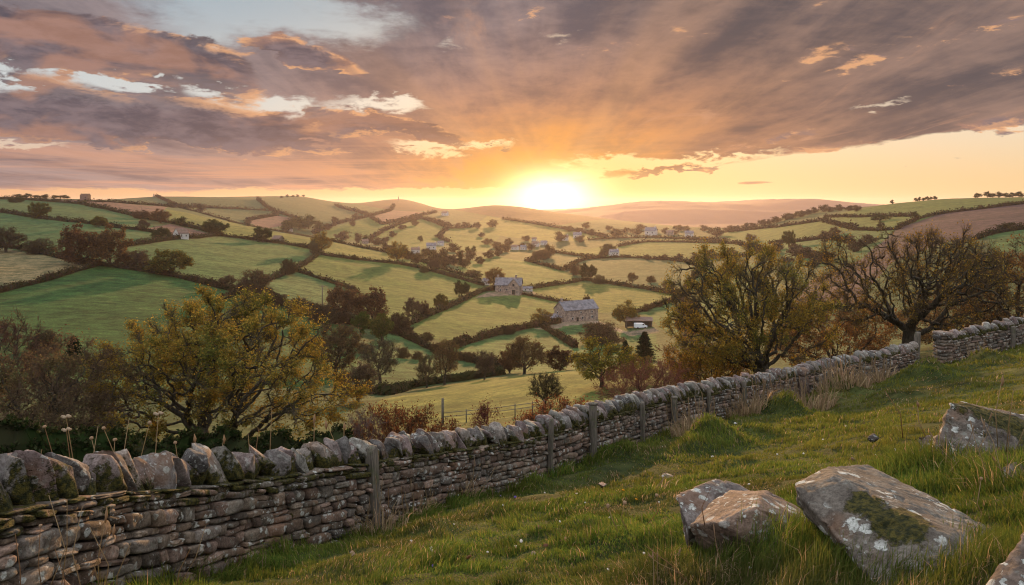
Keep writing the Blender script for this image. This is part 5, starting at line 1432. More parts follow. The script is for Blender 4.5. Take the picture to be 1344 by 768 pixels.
def build_rocks():
    boulder('boulder', [(1097, 626, 4.78), (1243, 704, 4.0), (1304, 750, 3.86), (1041, 638, 4.82), (1040, 632, 4.92), (1166, 784, 3.85), (1270, 845, 3.6), (1088, 611, 5.15), (1138, 609, 5.45), (1304, 693, 4.65), (1312, 712, 4.45),
             (1310, 800, 4.6), (1100, 720, 5.3), (1150, 760, 5.0), (1050, 668, 4.85)], 'big tilted grey slab spotted with white lichen and patches of moss', (.135, .120, .105), 3, .0135, .022, .35, 6, ((1165, 688, 4.35, .16), (1205, 716, 4.15, .15), (1128, 664, 4.5, .11), (1190, 700, 4.2, .12)))
    boulder('boulder', [(886, 646, 5.95), (903, 692, 5.6), (936, 624, 6.3), (962, 633, 6.35), (990, 645, 6.2), (915, 700, 5.7), (960, 690, 5.75), (905, 735, 6.0), (975, 720, 6.3), (893, 665, 5.8)],
            'grey lumpy boulder behind and touching the ridged brown one', (.155, .135, .13), 9, .0145, .022, .1)
    boulder('boulder', [(906, 689, 5.4), (955, 640, 5.85), (1004, 640, 5.75), (991, 668, 5.12), (1067, 682, 5.5), (1050, 666, 5.75), (944, 687, 5.15), (1020, 738, 5.0), (1045, 722, 5.2), (915, 720, 5.5), (1060, 735, 5.6), (1000, 770, 5.3), (930, 672, 5.6)],
            'ridged brown boulder with a warm flat top beside the lichen-spotted slab', (.20, .145, .115), 8, .0145, .020, .16)
    boulder('boulder', [(1247, 530, 8.0), (1268, 527, 8.9), (1218, 606, 7.6), (1222, 585, 8.0), (1440, 588, 7.9), (1440, 566, 9.0), (1440, 640, 7.3), (1230, 650, 7.7), (1300, 650, 7.3), (1270, 660, 8.9), (1440, 660, 8.6)],
            'dark wedge-shaped boulder with moss on its sloping top, half out of the picture', (.125, .108, .095), 15, .02, .03, .3, 16, ((1290, 552, 8.2, .35), (1330, 568, 8.0, .35), (1265, 545, 8.2, .2)))
    boulder('boulder', [(1203, 571, 8.6), (1224, 569, 8.7), (1229, 590, 8.4), (1206, 594, 8.4), (1215, 610, 8.6), (1232, 600, 8.9)], 'small brown rock leaning on the wedge-shaped boulder', (.16, .125, .105), 19, .02, .03, .1)
    boulder('boulder', [(1290, 772, 2.75), (1346, 694, 2.85), (1400, 660, 2.95), (1330, 800, 2.6), (1460, 790, 2.5), (1420, 840, 2.6), (1300, 860, 3.0), (1440, 700, 3.2)], 'boulder corner with pale lichen in the bottom corner of the picture', (.16, .125, .105), 23, .016, .022, .2)
    boulder('field_stone', [(868, 622, 15.2), (872, 618, 15.5), (893, 628, 15.2), (888, 634, 15.0), (869, 634, 15.0), (880, 640, 15.4)], 'small pointed grey stone lying in the grass near the ridged boulder', (.19, .18, .175), 31, .03, .03, .0)
    boulder('field_stone', [(1137, 575, 14.0), (1146, 567, 14.2), (1154, 575, 14.0), (1146, 579, 13.9), (1145, 582, 14.3)], 'small dark stone lying in the sunlit pasture', (.06, .052, .047), 37, .03, .025, .0)
    boulder('field_stone', [(1314, 612, 6.3), (1330, 604, 6.4), (1350, 612, 6.4), (1340, 628, 6.2), (1318, 628, 6.2), (1330, 640, 6.4)], 'small mossy stone half buried below the wedge-shaped boulder', (.15, .12, .10), 41, .016, .02, .5)
    boulder('field_stone', [(784, 634, 13.0), (790, 631, 13.2), (798, 635, 13.1), (792, 639, 12.9), (790, 642, 13.2)], 'flat pinkish stone lying on the worn path by the wall', (.22, .16, .14), 43, .02, .015, .0)
    boulder('field_stone', [(662, 628, 16.9), (670, 622, 17.0), (678, 628, 16.9), (670, 634, 16.8), (668, 640, 17.1)], 'pale stone fallen at the foot of the wall by the thin post', (.24, .2, .17), 47, .03, .02, .1)
# ------------------------------------------------------------------ grass and stalks
_wy = np.linspace(4, 39, 300)
def wall_side(x, y):
    """signed distance from the wall's middle, positive on the pasture"""
    out = np.full(len(x), 1e9); sg = np.ones(len(x))
    for run in (RUN_MAIN, RUN_FAR):
        P = run.P[::3]; T = np.gradient(P, axis=0); T /= np.linalg.norm(T, axis=1)[:, None]
        for a in range(0, len(x), 20000):
            b = slice(a, a + 20000)
            d2 = (x[b, None] - P[None, :, 0]) ** 2 + (y[b, None] - P[None, :, 1]) ** 2
            k = d2.argmin(1); d = np.sqrt(d2[np.arange(len(k)), k])
            side = (x[b] - P[k, 0]) * T[k, 1] - (y[b] - P[k, 1]) * T[k, 0]
            m = d < out[b]
            oo = out[b]; ss = sg[b]; oo[m] = d[m]; ss[m] = np.sign(side[m]); out[b] = oo; sg[b] = ss
    return out * sg

def blades(mb, rng, x, y, z, h, w, lean_dir, lean, C):
    """arched blades: two quads and a tip"""
    n = len(x)
    a = rng.uniform(0, 6.283, n); wx, wy = np.cos(a) * w / 2, np.sin(a) * w / 2
    lx, ly = np.cos(lean_dir) * lean * h, np.sin(lean_dir) * lean * h
    V = np.empty((n, 5, 3)); 
    zz = np.zeros(n)
    base = np.stack([x, y, z - .02], 1); side = np.stack([wx, wy, zz], 1)
    mid = base + np.stack([lx * .35, ly * .35, h * .62], 1); tip = base + np.stack([lx, ly, h * (1 - .35 * lean ** 2).clip(.3, 1)], 1)
    V[:, 0] = base - side; V[:, 1] = base + side; V[:, 2] = mid + side * .75; V[:, 3] = mid - side * .75; V[:, 4] = tip
    o = np.arange(n)[:, None] * 5
    mb.add(V.reshape(-1, 3), o + np.array([[0, 1, 2, 3]]), o + np.array([[3, 2, 4]]), np.repeat(C, 5, 0))

GREEN = np.array([(.085, .130, .022), (.115, .150, .026), (.060, .105, .020), (.150, .155, .034)])
DRYC = np.array([(.38, .28, .15), (.46, .34, .21), (.28, .19, .10), (.42, .28, .18)])

def build_grass(N=470000):
    rng = R(77)
    n0 = int(N * 2.3)
    u = rng.uniform(-.86, 1.05, n0); ld = rng.uniform(math.log(2.4), math.log(44), n0)
    d = np.exp(ld); x = u * d; y = d
    # thin out the far and the very near to keep the picture evenly covered
    keep = rng.random(n0) < np.clip(.35 + .65 * smooth(2.0, 7, d), 0, 1)
    x, y = x[keep], y[keep]
    sd = wall_side(x, y); k = sd > .26
    x, y, sd = x[k], y[k], sd[k]
    if len(x) > N: 
        q = rng.permutation(len(x))[:N]; x, y, sd = x[q], y[q], sd[q]
    z = ground(x, y); n = len(x)
    patch = fbm2(x, y, .9, 3, 3); pf = fbm2(x, y, 3.1, 4, 3); worn = fbm2(x, y, .33, 12, 3)
    h = .035 + .075 * smooth(.42, .66, pf) + .05 * smooth(.5, .68, patch)
    tus = np.zeros(n)
    for (a, b, r, hh) in TUSS:
        tus = np.maximum(tus, np.exp(-(((x - a) ** 2 + ((y - b) * .8) ** 2) / (r * r)) * 1.2) * min(1, hh * 3))
    wallg = smooth(1.3, .3, sd)
    h += .15 * tus * (.5 + .7 * pf) + .16 * wallg * smooth(.38, .6, pf)
    ox, oy = x, y
    for (px, py, dd, rad) in [(900, 735, 5.3, .5), (1000, 745, 5.0, .55), (1080, 740, 4.6, .45), (860, 745, 5.2, .45), (1140, 745, 4.2, .35), (1230, 620, 7.5, .7), (1320, 630, 6.6, .7), (1310, 720, 4.0, .4), (1200, 610, 7.8, .6)]:
        q = world(px, py, dd); h += .13 * np.exp(-((x - q[0]) ** 2 + (y - q[1]) ** 2) / (rad * rad)) * (.4 + pf)
    trod = np.exp(-((sd - 1.9) / .55) ** 2) * smooth(40, 10, y) * .8
    bare = np.maximum(trod, smooth(.60, .74, worn)) * smooth(.0, .6, 1 - tus) * smooth(.4, 1.5, sd)
    h *= (1 - .45 * bare)
    h *= rng.uniform(.6, 1.35, n)
    w = np.maximum(.0042, y * .00115) * rng.uniform(.8, 1.3, n) * (1 + .15 * tus)
    ci = rng.integers(0, 4, n); C = GREEN[ci] * rng.uniform(.7, 1.3, (n, 1))
    C *= (0.85 + .5 * smooth(.35, .65, fbm2(x, y, 1.4, 21, 3)))[:, None] * np.array([1, 1, 1.])
    yel = np.clip(.45 * smooth(.45, .7, fbm2(x, y, .5, 33, 3)) + .75 * smooth(0, 9, x + (y - 14) * .25), 0, 1.3)[:, None]  # random yellow patches, plus warm sunlight painted in towards the right
    C = C * (1 - .5 * yel) + np.array([.19, .165, .035]) * .5 * yel
    C = C * (1 - .6 * np.minimum(bare, 1)[:, None]) + np.array([.085, .075, .032]) * .6 * np.minimum(bare, 1)[:, None]
    dry = rng.random(n) < (.03 + .14 * bare + .05 * smooth(.5, .7, patch))
    C[dry] = DRYC[rng.integers(0, 4, dry.sum())] * rng.uniform(.6, 1.1, (dry.sum(), 1))
    ldv = fbm2(x, y, .8, 44, 2) * 9 + rng.normal(0, .9, n)
    lean = np.clip(rng.normal(.45, .3, n) + .4 * tus, 0, 1.3)
    mb = MB(); blades(mb, rng, x, y, z, h, w, ldv, lean, C)
    o = mb.build('grass', M['blade'], None, False)
    tag(o, 'short green pasture grass with longer blades round the tussocks and rocks', 'grass', kind='stuff')

def build_tufts():
    T = [(500, 668, 11.2, .55, .75, 160, 'tuft of bleached rushes at the foot of the square grey post'), (540, 660, 12.6, .55, .65, 200, 'wide tuft of pale rushes spilling from the wall beyond the square post'),
         (608, 648, 14.4, .35, .85, 110, 'upright tuft of straw-coloured grass against the wall before the thin post'), (912, 576, 22, .9, .95, 220, 'spiky tuft of blond grass on the first big tussock'),
         (980, 548, 26, 1.0, 1.1, 200, 'pinkish dry grass growing between the slim posts and the tussocks'), (1015, 530, 27.5, 1.1, 1.2, 220, 'pinkish dry grass hiding the foot of the stone gatepost'),
         (1062, 525, 27.5, 1.2, 1.25, 240, 'pinkish dry grass on the ridge tussock beyond the stone gatepost'), (1108, 506, 29.5, 1.3, 1.3, 240, 'tall pinkish dry grass in front of the low stretch of wall'),
         (1155, 490, 31.5, 1.0, 1.1, 130, 'sparse dry grass near the leaning post in the gap'), (1215, 478, 33, .8, .9, 110, 'dry grass at the foot of the leaning post'),
         (905, 560, 23.4, .4, .8, 80, 'thin dry grass in the wall foot behind the first big tussock'), (1285, 470, 33.5, 1.0, .7, 100, 'dry grass along the upper wall beside the stone pier'),
         (1310, 640, 6.2, .35, .5, 60, 'loose tuft of straw stems beside the small mossy stone'), (1255, 600, 7.2, .4, .55, 60, 'straw stems crowding the face of the wedge-shaped boulder'), (890, 748, 4.9, .45, .35, 90, 'golden dry tuft under the ridged boulder'), (868, 640, 5.9 + 6.5, .3, .35, 40, 'little dry tuft beside the small pointed stone')]
    rng = R(8)
    for px, py, d, rad, ht, n, label in T:
        x0 = (px - CX) / F * d; z0 = ground(x0, d)[0]
        n = int(n * (1.6 if d > 18 else 1.0)); o = empty('dry_grass_tuft', (x0, d, z0), label, 'grass tuft')
        a = rng.uniform(0, 6.283, n); r = rad * np.sqrt(rng.random(n)) * .75
        x = x0 + r * np.cos(a); y = d + r * np.sin(a) * .7; z = ground(x, y)
        h = ht * rng.uniform(.15, 1.0, n) ** 1.5 * .8 * (1 - .5 * (r / rad) ** 2); w = np.full(n, max(.005, d * .0013))
        mb = MB(); C = DRYC[rng.integers(0, 4, n)] * rng.uniform(.7, 1.3, (n, 1))
        blades(mb, rng, x - x0, y - d, z - z0, h, w, a + rng.normal(0, .7, n), np.clip(np.abs(rng.normal(.5, .4, n)), 0, 1.3), C)
        mb.build('dry_leaf_blade', M['dry'], o, False)
        m2 = MB(); k = max(4, n // 12); i = rng.integers(0, n, k)
        tip = np.stack([x[i] - x0, y[i] - d, z[i] - z0 + ht * rng.uniform(.45, 1.15, k)], 1); bs = np.stack([x[i] - x0, y[i] - d, z[i] - z0], 1)
        for q in range(k):
            lean = rng.normal(0, .22, 2); t2 = tip[q] + np.array([lean[0], lean[1], 0])
            m2.tube([bs[q], bs[q] * .4 + t2 * .6 + np.array([lean[0] * .2, 0, .02]), t2], [max(.002, d * .00045)] * 2 + [max(.0015, d * .0003)], 4, (.30, .22, .13))
            m2.tube([t2 - (t2 - bs[q]) * .12, t2 - (t2 - bs[q]) * .05, t2 + np.array([0, 0, .02])], [.002, max(.006, d * .0007), .001], 5, (.33, .23, .15))
        m2.build('flower_stalk_leaf', M['dry'], o, False)

def stalk(px, py_top, d, base_py, kind, label, group=None, lean=0.0):
    """one dry stem; the foot is on the ground or in the wall's top"""
    rng = R(int(px * 13 + py_top))
    p0 = world(px, base_py, d); p1 = world(px + lean, py_top, d * 1.005)
    o = empty('dry_stalk', tuple(p0), label, 'dry stalk', group)
    v = p1 - p0
    k = rng.normal(0, .09, 2) * np.linalg.norm(v)
    mid = p0 * .5 + p1 * .5 + np.array([k[0], k[1] * .5, 0])
    r = max(.0030, d * .0007)
    mb = MB(); mb.tube([np.zeros(3), mid - p0, v], [r, r * .85, r * .6], 5, np.array([(.27, .19, .10), (.33, .25, .15), (.22, .13, .07)][rng.integers(0, 3)]))
    mb.build('stem', M['dry'], o)
    if kind == 'head':
        P, Q = pebble(5, (r * rng.uniform(5, 8), r * rng.uniform(5, 8), r * rng.uniform(4, 8)), 2.2, int(px), .4, 3.0); mb = MB(); mb.add(P + v, Q, None, (.42, .30, .20)); mb.build('seed_head', M['dry'], o)
    elif kind == 'umbel':
        for a in range(4):
            q = np.array([math.cos(a * 1.6), math.sin(a * 1.6), .3]) * r * 6
            P, Q = pebble(4, (r * 7, r * 7, r * 5), 2.2, int(px) + a, .25); mb = MB(); mb.add(P + v + q, Q, None, (.44, .35, .25)); mb.build('seed_head', M['dry'], o)
    elif kind == 'plume':
        mb = MB(); mb.tube([v * .86, v * .94, v * 1.02], [r * .8, r * 3, r * .5], 5, (.36, .24, .14)); mb.build('seed_head', M['dry'], o)

def build_stalks():
    g1 = ('thin dry stalk with a round seed head rising behind the near coping stones', 'seed-head stalks behind the wall top')
    for px, t, k, ln in [(68, 560, 'head', -16), (100, 548, 'umbel', -22), (92, 565, 'umbel', -8), (142, 562, 'head', -10), (120, 575, 'head', 0), (152, 577, 'head', -2), (203, 544, 'umbel', 8), (188, 555, 'head', 14), (169, 551, 'none', 0), (230, 581, 'head', 0),
                         (260, 571, 'plume', -8), (294, 572, 'plume', 0), (365, 536, 'none', -14), (408, 545, 'plume', 8), (430, 553, 'plume', -4), (452, 556, 'plume', 0), (335, 562, 'none', 8), (322, 570, 'none', 6), (52, 590, 'none', 5), (125, 560, 'none', 6)]:
        u = np.argmin(np.abs(CX + F * RUN_MAIN.P[:, 0] / RUN_MAIN.P[:, 1] - px)); d = RUN_MAIN.P[u, 1] * 1.05 + .5
        stalk(px - ln * .4, t, d, 655 - max(0, px - 250) * .12, k, g1[0], g1[1], ln)
    lab = ('dry grass stalk standing in front of the near mossy wall', 'stalks in front of the near wall')
    for px, t, b, d, k, ln in [(64, 650, 790, 4.4, 'none', 6), (88, 655, 790, 4.5, 'none', 10), (53, 690, 790, 4.3, 'head', -4), (108, 665, 790, 4.6, 'none', -3), (140, 668, 800, 4.7, 'plume', 10), (118, 692, 790, 4.4, 'none', -18), (270, 690, 775, 6.5, 'none', 38), (150, 690, 800, 5.0, 'plume', 12), (250, 720, 785, 5.6, 'none', 22), (20, 700, 800, 4.0, 'none', -8), (172, 712, 800, 5.2, 'none', 20), (72, 720, 800, 4.2, 'none', -14)]:
        stalk(px - ln, t, d, b, k, lab[0], lab[1], ln)
    one = [(1310, 494, 590, 7.3, 'plume', 'thick dry stem rising from the wedge-shaped boulder', 6), (1276, 501, 560, 9.0, 'none', 'slanting straw stem above the wedge-shaped boulder', 22), (1320, 512, 600, 7.4, 'none', 'thin bent stem beside the thick dry stem', 10),
           (1330, 516, 600, 7.2, 'none', 'straw stem slanting out over the wedge-shaped boulder towards the picture edge', 26), (1218, 527, 580, 11, 'plume', 'single curved grass stem left of the wedge-shaped boulder', -14), (1185, 512, 575, 12, 'none', 'long curved grass stem standing alone in the sunlit pasture', -24),
           (1296, 628, 690, 5.2, 'head', 'stem with a pinkish round seed head in front of the mossy stone', -8), (1322, 628, 700, 5.0, 'none', 'forked straw stem behind the big tilted slab', 26),
           (812, 664, 700, 7.5, 'head', 'short stem with a golden seed head in the open grass, tallest of three', -14), (826, 660, 700, 7.4, 'head', 'short stem with a golden seed head between its two neighbours', -6), (848, 650, 690, 7.6, 'head', 'short stem with a bent golden seed head by the ridged boulder', 14),
           (925, 640, 690, 5.2, 'none', 'pale stem leaning across the face of the ridged boulder', 8), (905, 715, 768, 4.6, 'none', 'orange-lit stem arching in front of the ridged boulder', -60), (835, 715, 745, 5.6, 'none', 'long fallen straw stem lying across the grass below the ridged boulder', 76)]
    for px, t, b, d, k, l, ln in one:
        stalk(px, t, d, b, k, l, None, ln)

def build_flecks():
    rng = R(91)
    def fleck(name, px, py, r, col, label, grp, flat=.5):
        q = hit(px, py); s = r * q[1] / F
        P, Q = pebble(3, (s * 2, s * 1.6, s * 2 * flat), 2.2, int(px), .35, 2)
        mb = MB(); mb.add(P, Q, None, col); o = mb.build(name, M['dry']); o.location = (q[0], q[1], q[2] + .035 + s * .4); o.rotation_euler = (rng.normal(0, .4), rng.normal(0, .4), rng.uniform(0, 6))
        tag(o, label, 'flower' if 'flower' in name else 'fallen leaf', grp)
    for px, py in [(349, 722), (410, 705), (540, 717), (566, 725), (568, 735), (757, 653), (768, 668), (800, 684), (684, 713), (677, 722), (983, 640), (737, 675), (660, 680), (735, 690), (990, 715), (1105, 640), (845, 735), (798, 762), (985, 762), (1080, 580), (1110, 565),
                   (965, 560), (1020, 600), (1175, 592), (900, 648), (935, 600), (865, 660), (1055, 600), (715, 655), (640, 735), (596, 700), (1240, 705), (870, 590), (1035, 640), (1150, 600)]:
        fleck('white_flower', px, py, rng.uniform(1.1, 2.2) * (1.4 if py > 710 else 1), (.72, .70, .68), 'tiny white flower head dotted in the pasture grass', 'white flowers in the grass')
    for px, py in [(581, 733), (857, 644), (835, 661), (818, 655), (790, 648)]:
        fleck('yellow_flower', px, py, 2.0, (.75, .38, .04), 'small yellow flower in the grass', 'yellow flowers in the grass')
    for px, py in [(657, 652), (676, 660), (568, 752), (240, 765)]:
        fleck('purple_flower', px, py, 2.0, (.22, .15, .42), 'small purple flower in the grass near the wall', 'purple flowers in the grass')
    for px, py in [(742, 718), (716, 726), (455, 712), (530, 745), (700, 735), (463, 745), (738, 720), (708, 700), (1120, 610), (615, 745), (765, 720)]:
        fleck('fallen_leaf', px, py, rng.uniform(3.0, 5.0), [(.28, .16, .09), (.36, .27, .2), (.2, .1, .06)][int(px) % 3], 'curled brown dead leaf lying on the grass', 'dead leaves on the grass', .28)
# ------------------------------------------------------------------ farm buildings
def gable_house(name, label, px, base, wpx, d=None, size=(16, 7, 4.6), ridge=2.8, rz=0.0, wall='farstone', roof='slate', chimneys=(), windows=(), doors=(), cat='house', dmin=62, eave=.35, tint=None):
    """size: length along the ridge, depth, wall height; rz turns it about its middle"""
    q = hit(px, base, dmin)
    if wpx:
        s = wpx * q[1] / F / size[0]; size = tuple(v * s for v in size); ridge *= s; eave *= s
    else: s = 1
    o = empty(name, (q[0], q[1] + size[1] * .3, q[2] - .1), label, cat, None, rz)
    L, D, H = size; x, y = L / 2, D / 2
    mb = MB()
    mb.add([(-x, -y, -1.2), (x, -y, -1.2), (x, y, -1.2), (-x, y, -1.2), (-x, -y, H), (x, -y, H), (x, y, H), (-x, y, H), (-x, 0, H + ridge), (x, 0, H + ridge)],
           [[0, 1, 5, 4], [2, 3, 7, 6]], [[3, 0, 4], [3, 4, 8], [3, 8, 7], [1, 2, 6], [1, 6, 9], [1, 9, 5]])
    mb.build('wall', M[wall], o, False)
    rb = MB(); t = .22 * max(s, .6); e = eave; k = ridge / y
    for sg in (-1, 1):
        a = np.array([(-x - e, sg * (y + e), H - k * e), (x + e, sg * (y + e), H - k * e), (x + e, 0, H + ridge), (-x - e, 0, H + ridge)], float) + np.array([0, 0, .03])
        v = np.vstack([a, a + np.array([0, 0, t])])
        rb.add(v, [[0, 1, 2, 3], [4, 7, 6, 5], [0, 4, 5, 1], [1, 5, 6, 2], [3, 2, 6, 7], [0, 3, 7, 4]])
    r = rb.build('roof', M[roof], o, False)
    for cx_ in chimneys:
        cb = MB(); cb.box((cx_ * x, 0, H + ridge + .45 * s), (.9 * s, .8 * s, 1.9 * s)); cb.box((cx_ * x, 0, H + ridge + 1.45 * s), (1.05 * s, .95 * s, .18 * s)); cb.build('chimney', M[wall], r, False)
    def opening(kind, u, v, w, h, face):
        fb = MB(); pb = MB(); w *= s; h *= s; z = v * H
        if face == 'front': c = (u * x, -y - .03, z); dim = (w, .16, h); ip = (u * x, -y - .09, z); pd = (w * .74, .10, h * .78)
        else:
            sx = -1 if face == 'west' else 1
            c = (sx * (x + .03), u * y, z); dim = (.16, w, h); ip = (sx * (x + .09), u * y, z); pd = (.10, w * .74, h * .78)
        fb.box(c, dim); f = fb.build(kind, M['render'] if kind == 'window' else M['post'], o, False)
        pb.box(ip, pd); pb.build('pane' if kind == 'window' else 'door_panel', M['glass'], f, False)
    for w_ in windows: opening('window', *w_)
    for w_ in doors: opening('door', *w_)
    return o, s

def lean_to(o, label, c, dims, mat='farstone', roof='slate'):
    mb = MB(); x, y, z = dims; mb.add(np.array([(-x, -y, -1), (x, -y, -1), (x, y, -1), (-x, y, -1), (-x, -y, z * .7), (x, -y, z * .7), (x, y, z), (-x, y, z)]) + np.array(c), [[0, 1, 5, 4], [1, 2, 6, 5], [2, 3, 7, 6], [3, 0, 4, 7]])
    w = mb.build('outshut', M[mat], o, False)
    rb = MB(); e = .25; a = np.array([(-x - e, -y - e, z * .68), (x + e, -y - e, z * .68), (x + e, y, z + .06), (-x - e, y, z + .06)]) + np.array(c); rb.add(np.vstack([a, a + np.array([0, 0, .18])]), [[0, 3, 2, 1], [4, 5, 6, 7], [0, 1, 5, 4], [1, 2, 6, 5], [2, 3, 7, 6], [3, 0, 4, 7]])
    rb.build('outshut_roof', M[roof], w, False)

def build_houses():
    o, s = gable_house('farmhouse', 'long stone farmhouse with a grey slate roof and its gable turned to the meadow', 757, 421, 52, size=(17, 8.5, 5.2), ridge=3.2, rz=.50, chimneys=(-.88,), 
        windows=((-.55, .30, .9, 1.1, 'front'), (.05, .30, .9, 1.1, 'front'), (.62, .32, .9, 1.1, 'front'), (-.05, .75, .8, .9, 'front'), (.62, .75, .8, .9, 'front'), (-.35, .35, .9, 1.1, 'west'), (.35, .70, .9, 1.0, 'west')), doors=((-.25, .2, 1.1, 2.0, 'front'), (.0, .22, 1.1, 2.0, 'west')))
    lean_to(o, '', (-12.2 * s, .5 * s, 0), (3.4 * s, 2.6 * s, 3.0 * s))
    o, s = gable_house('cottage', 'gabled stone cottage with a cross wing under the glowing orange tree', 668, 385, 34, size=(13, 7.5, 4.2), ridge=3.2, rz=-.12, chimneys=(-.85, .55), windows=((-.6, .4, 1.0, 1.1, 'front'), (-.1, .45, 1.0, 1.1, 'front'), (-.6, .85, .8, .7, 'front')))
    # cross wing facing us
    x0, D, W, H, Rg = 3.2 * s, 4.2 * s, 2.9 * s, 4.3 * s, 3.4 * s
    mb = MB(); yf = -3.75 * s - D
    mb.add([(x0 - W, yf, -1.2), (x0 + W, yf, -1.2), (x0 + W, 0, -1.2), (x0 - W, 0, -1.2), (x0 - W, yf, H), (x0 + W, yf, H), (x0 + W, 0, H), (x0 - W, 0, H), (x0, yf, H + Rg), (x0, 0, H + Rg)],
           [[1, 2, 6, 5], [3, 0, 4, 7]], [[0, 1, 5], [0, 5, 8], [0, 8, 4]])
    wg = mb.build('cross_wing', M['farstone'], o, False)
    rb = MB(); k = Rg / W; e = .35 * s
    for sg in (-1, 1):
        a = np.array([(x0 + sg * (W + e), yf - e, H - k * e), (x0 + sg * (W + e), .5, H - k * e), (x0, .5, H + Rg), (x0, yf - e, H + Rg)]) + np.array([0, 0, .05])
        rb.add(np.vstack([a, a + np.array([0, 0, .2])]), [[0, 1, 2, 3], [4, 7, 6, 5], [0, 4, 5, 1], [1, 5, 6, 2], [3, 2, 6, 7], [0, 3, 7, 4]])
    rb.build('wing_roof', M['slate'], wg, False)
    db = MB(); db.box((x0, yf - .05, 1.2 * s), (1.5 * s, .14, 2.3 * s)); db.build('wing_door', M['glass'], wg, False)
    db = MB(); db.box((x0, yf - .05, 4.6 * s), (1.0 * s, .14, 1.2 * s)); db.build('window', M['glass'], wg, False)
    # barn with a pyramid roof
    q = hit(790, 449, 62); w = 30 * q[1] / F
    o = empty('barn', (q[0], q[1], q[2]), 'small barn with a steep pyramid roof among the bushes below the farmhouse', 'barn', None, .6)
    mb = MB(); mb.box((0, 0, w * .10), (w * .62, w * .62, w * .42)); mb.build('wall', M['farstone'], o, False)
    rb = MB(); e = w * .38; rb.add([(-e, -e, w * .29), (e, -e, w * .29), (e, e, w * .29), (-e, e, w * .29), (-w * .05, 0, w * .72), (w * .05, 0, w * .72)], [[0, 1, 5, 4], [2, 3, 4, 5], [0, 3, 2, 1]], [[1, 2, 5], [3, 0, 4]]); rb.build('roof', M['tile'], o, False)
    db = MB(); db.box((0, -w * .315, w * .06), (w * .16, .12, w * .30)); db.build('door', M['post'], o, False)
    # open shed and the van in it
    q = hit(840, 431, 62); m = q[1] / F
    o = empty('shed', (q[0], q[1] + 2.5, q[2]), 'dark low open-fronted shed behind the white van', 'shed', None, -.1)
    mb = MB(); mb.box((0, 1.6, 1.3), (34 * m, .3, 3.0)); mb.box((-16.4 * m, 0, 1.2), (.3, 3.0, 2.8)); mb.box((16.4 * m, 0, 1.2), (.3, 3.0, 2.8)); mb.build('wall', M['post'], o, False)
    rb = MB(); rb.add([(-18 * m, -2.2, 2.6), (18 * m, -2.2, 2.6), (18 * m, 2.1, 3.6), (-18 * m, 2.1, 3.6), (-18 * m, -2.2, 2.8), (18 * m, -2.2, 2.8), (18 * m, 2.1, 3.8), (-18 * m, 2.1, 3.8)], [[0, 3, 2, 1], [4, 5, 6, 7], [0, 1, 5, 4], [1, 2, 6, 5], [2, 3, 7, 6], [3, 0, 4, 7]]); rb.build('roof', M['tile'], o, False)
    o = empty('parked_van', (q[0], q[1] - 1.6, ground(q[0], q[1] - 1.6)[0]), 'white van parked in front of the dark open shed', 'van', None, .25)
    mb = MB(); prof = np.array([(-2.5, .45), (2.4, .45), (2.45, 1.1), (1.7, 1.25), (1.05, 2.05), (-2.4, 2.15), (-2.5, 1.8)]); n = len(prof)
    V = np.array([(a, sy, b) for sy in (-.92, .92) for a, b in prof]); mb.add(V, [[i, (i + 1) % n, n + (i + 1) % n, n + i] for i in range(n)], [[0, i + 1, i] for i in range(1, n - 1)] + [[n, n + i, n + i + 1] for i in range(1, n - 1)]); mb.build('body', M['van'], o, False)
    for wx in (-1.6, 1.5):
        for wy in (-.86, .86):
            mb = MB(); mb.tube([(wx, wy - .12, .36), (wx, wy + .12, .36)], .36, 12); mb.build('wheel', M['tyre'], o)
    mb = MB(); mb.box((.75, -.93, 1.62), (.7, .04, .5)); mb.build('side_window', M['glass'], o, False)
    mb = MB(); mb.add([(1.72, -.75, 1.28), (1.72, .75, 1.28), (1.12, .7, 2.0), (1.12, -.7, 2.0)], [[0, 1, 2, 3]]); mb.build('windscreen', M['glass'], o, False)
    # the rest of the valley's houses
    W2 = ((-.45, .55, 1.2, 1.5, 'front'), (.45, .55, 1.2, 1.5, 'front'))
    gable_house('white_house', 'white gabled house end on the hillside lane beside the dark bush', 236, 314, 15, size=(9, 7, 4.5), ridge=3.6, rz=1.05, wall='render', roof='tile', windows=W2)
    gable_house('white_house', 'small white house among dark trees behind the grey-green field', 806, 336, 12, size=(10, 6, 4.5), ridge=2.6, rz=.2, wall='render', windows=W2, chimneys=(.8,))
    gable_house('white_house', 'white house at the top of the walled hedge beside the cottage', 637, 374, 10, size=(8, 5, 4.5), ridge=2.6, rz=.9, wall='render', windows=W2)
    gable_house('outbuilding', 'pale low outbuilding joined to the yard east of the cottage', 692, 382, 13, size=(9, 5, 2.6), ridge=1.4, rz=.15, wall='render', windows=W2)
    gable_house('barn', 'dark barn on the hillside hedge beside the dark green tree', 364, 318, 15, size=(12, 7, 4), ridge=3.0, rz=-.6, wall='post', roof='tile', doors=((0, .4, 2.4, 3, 'front'),))
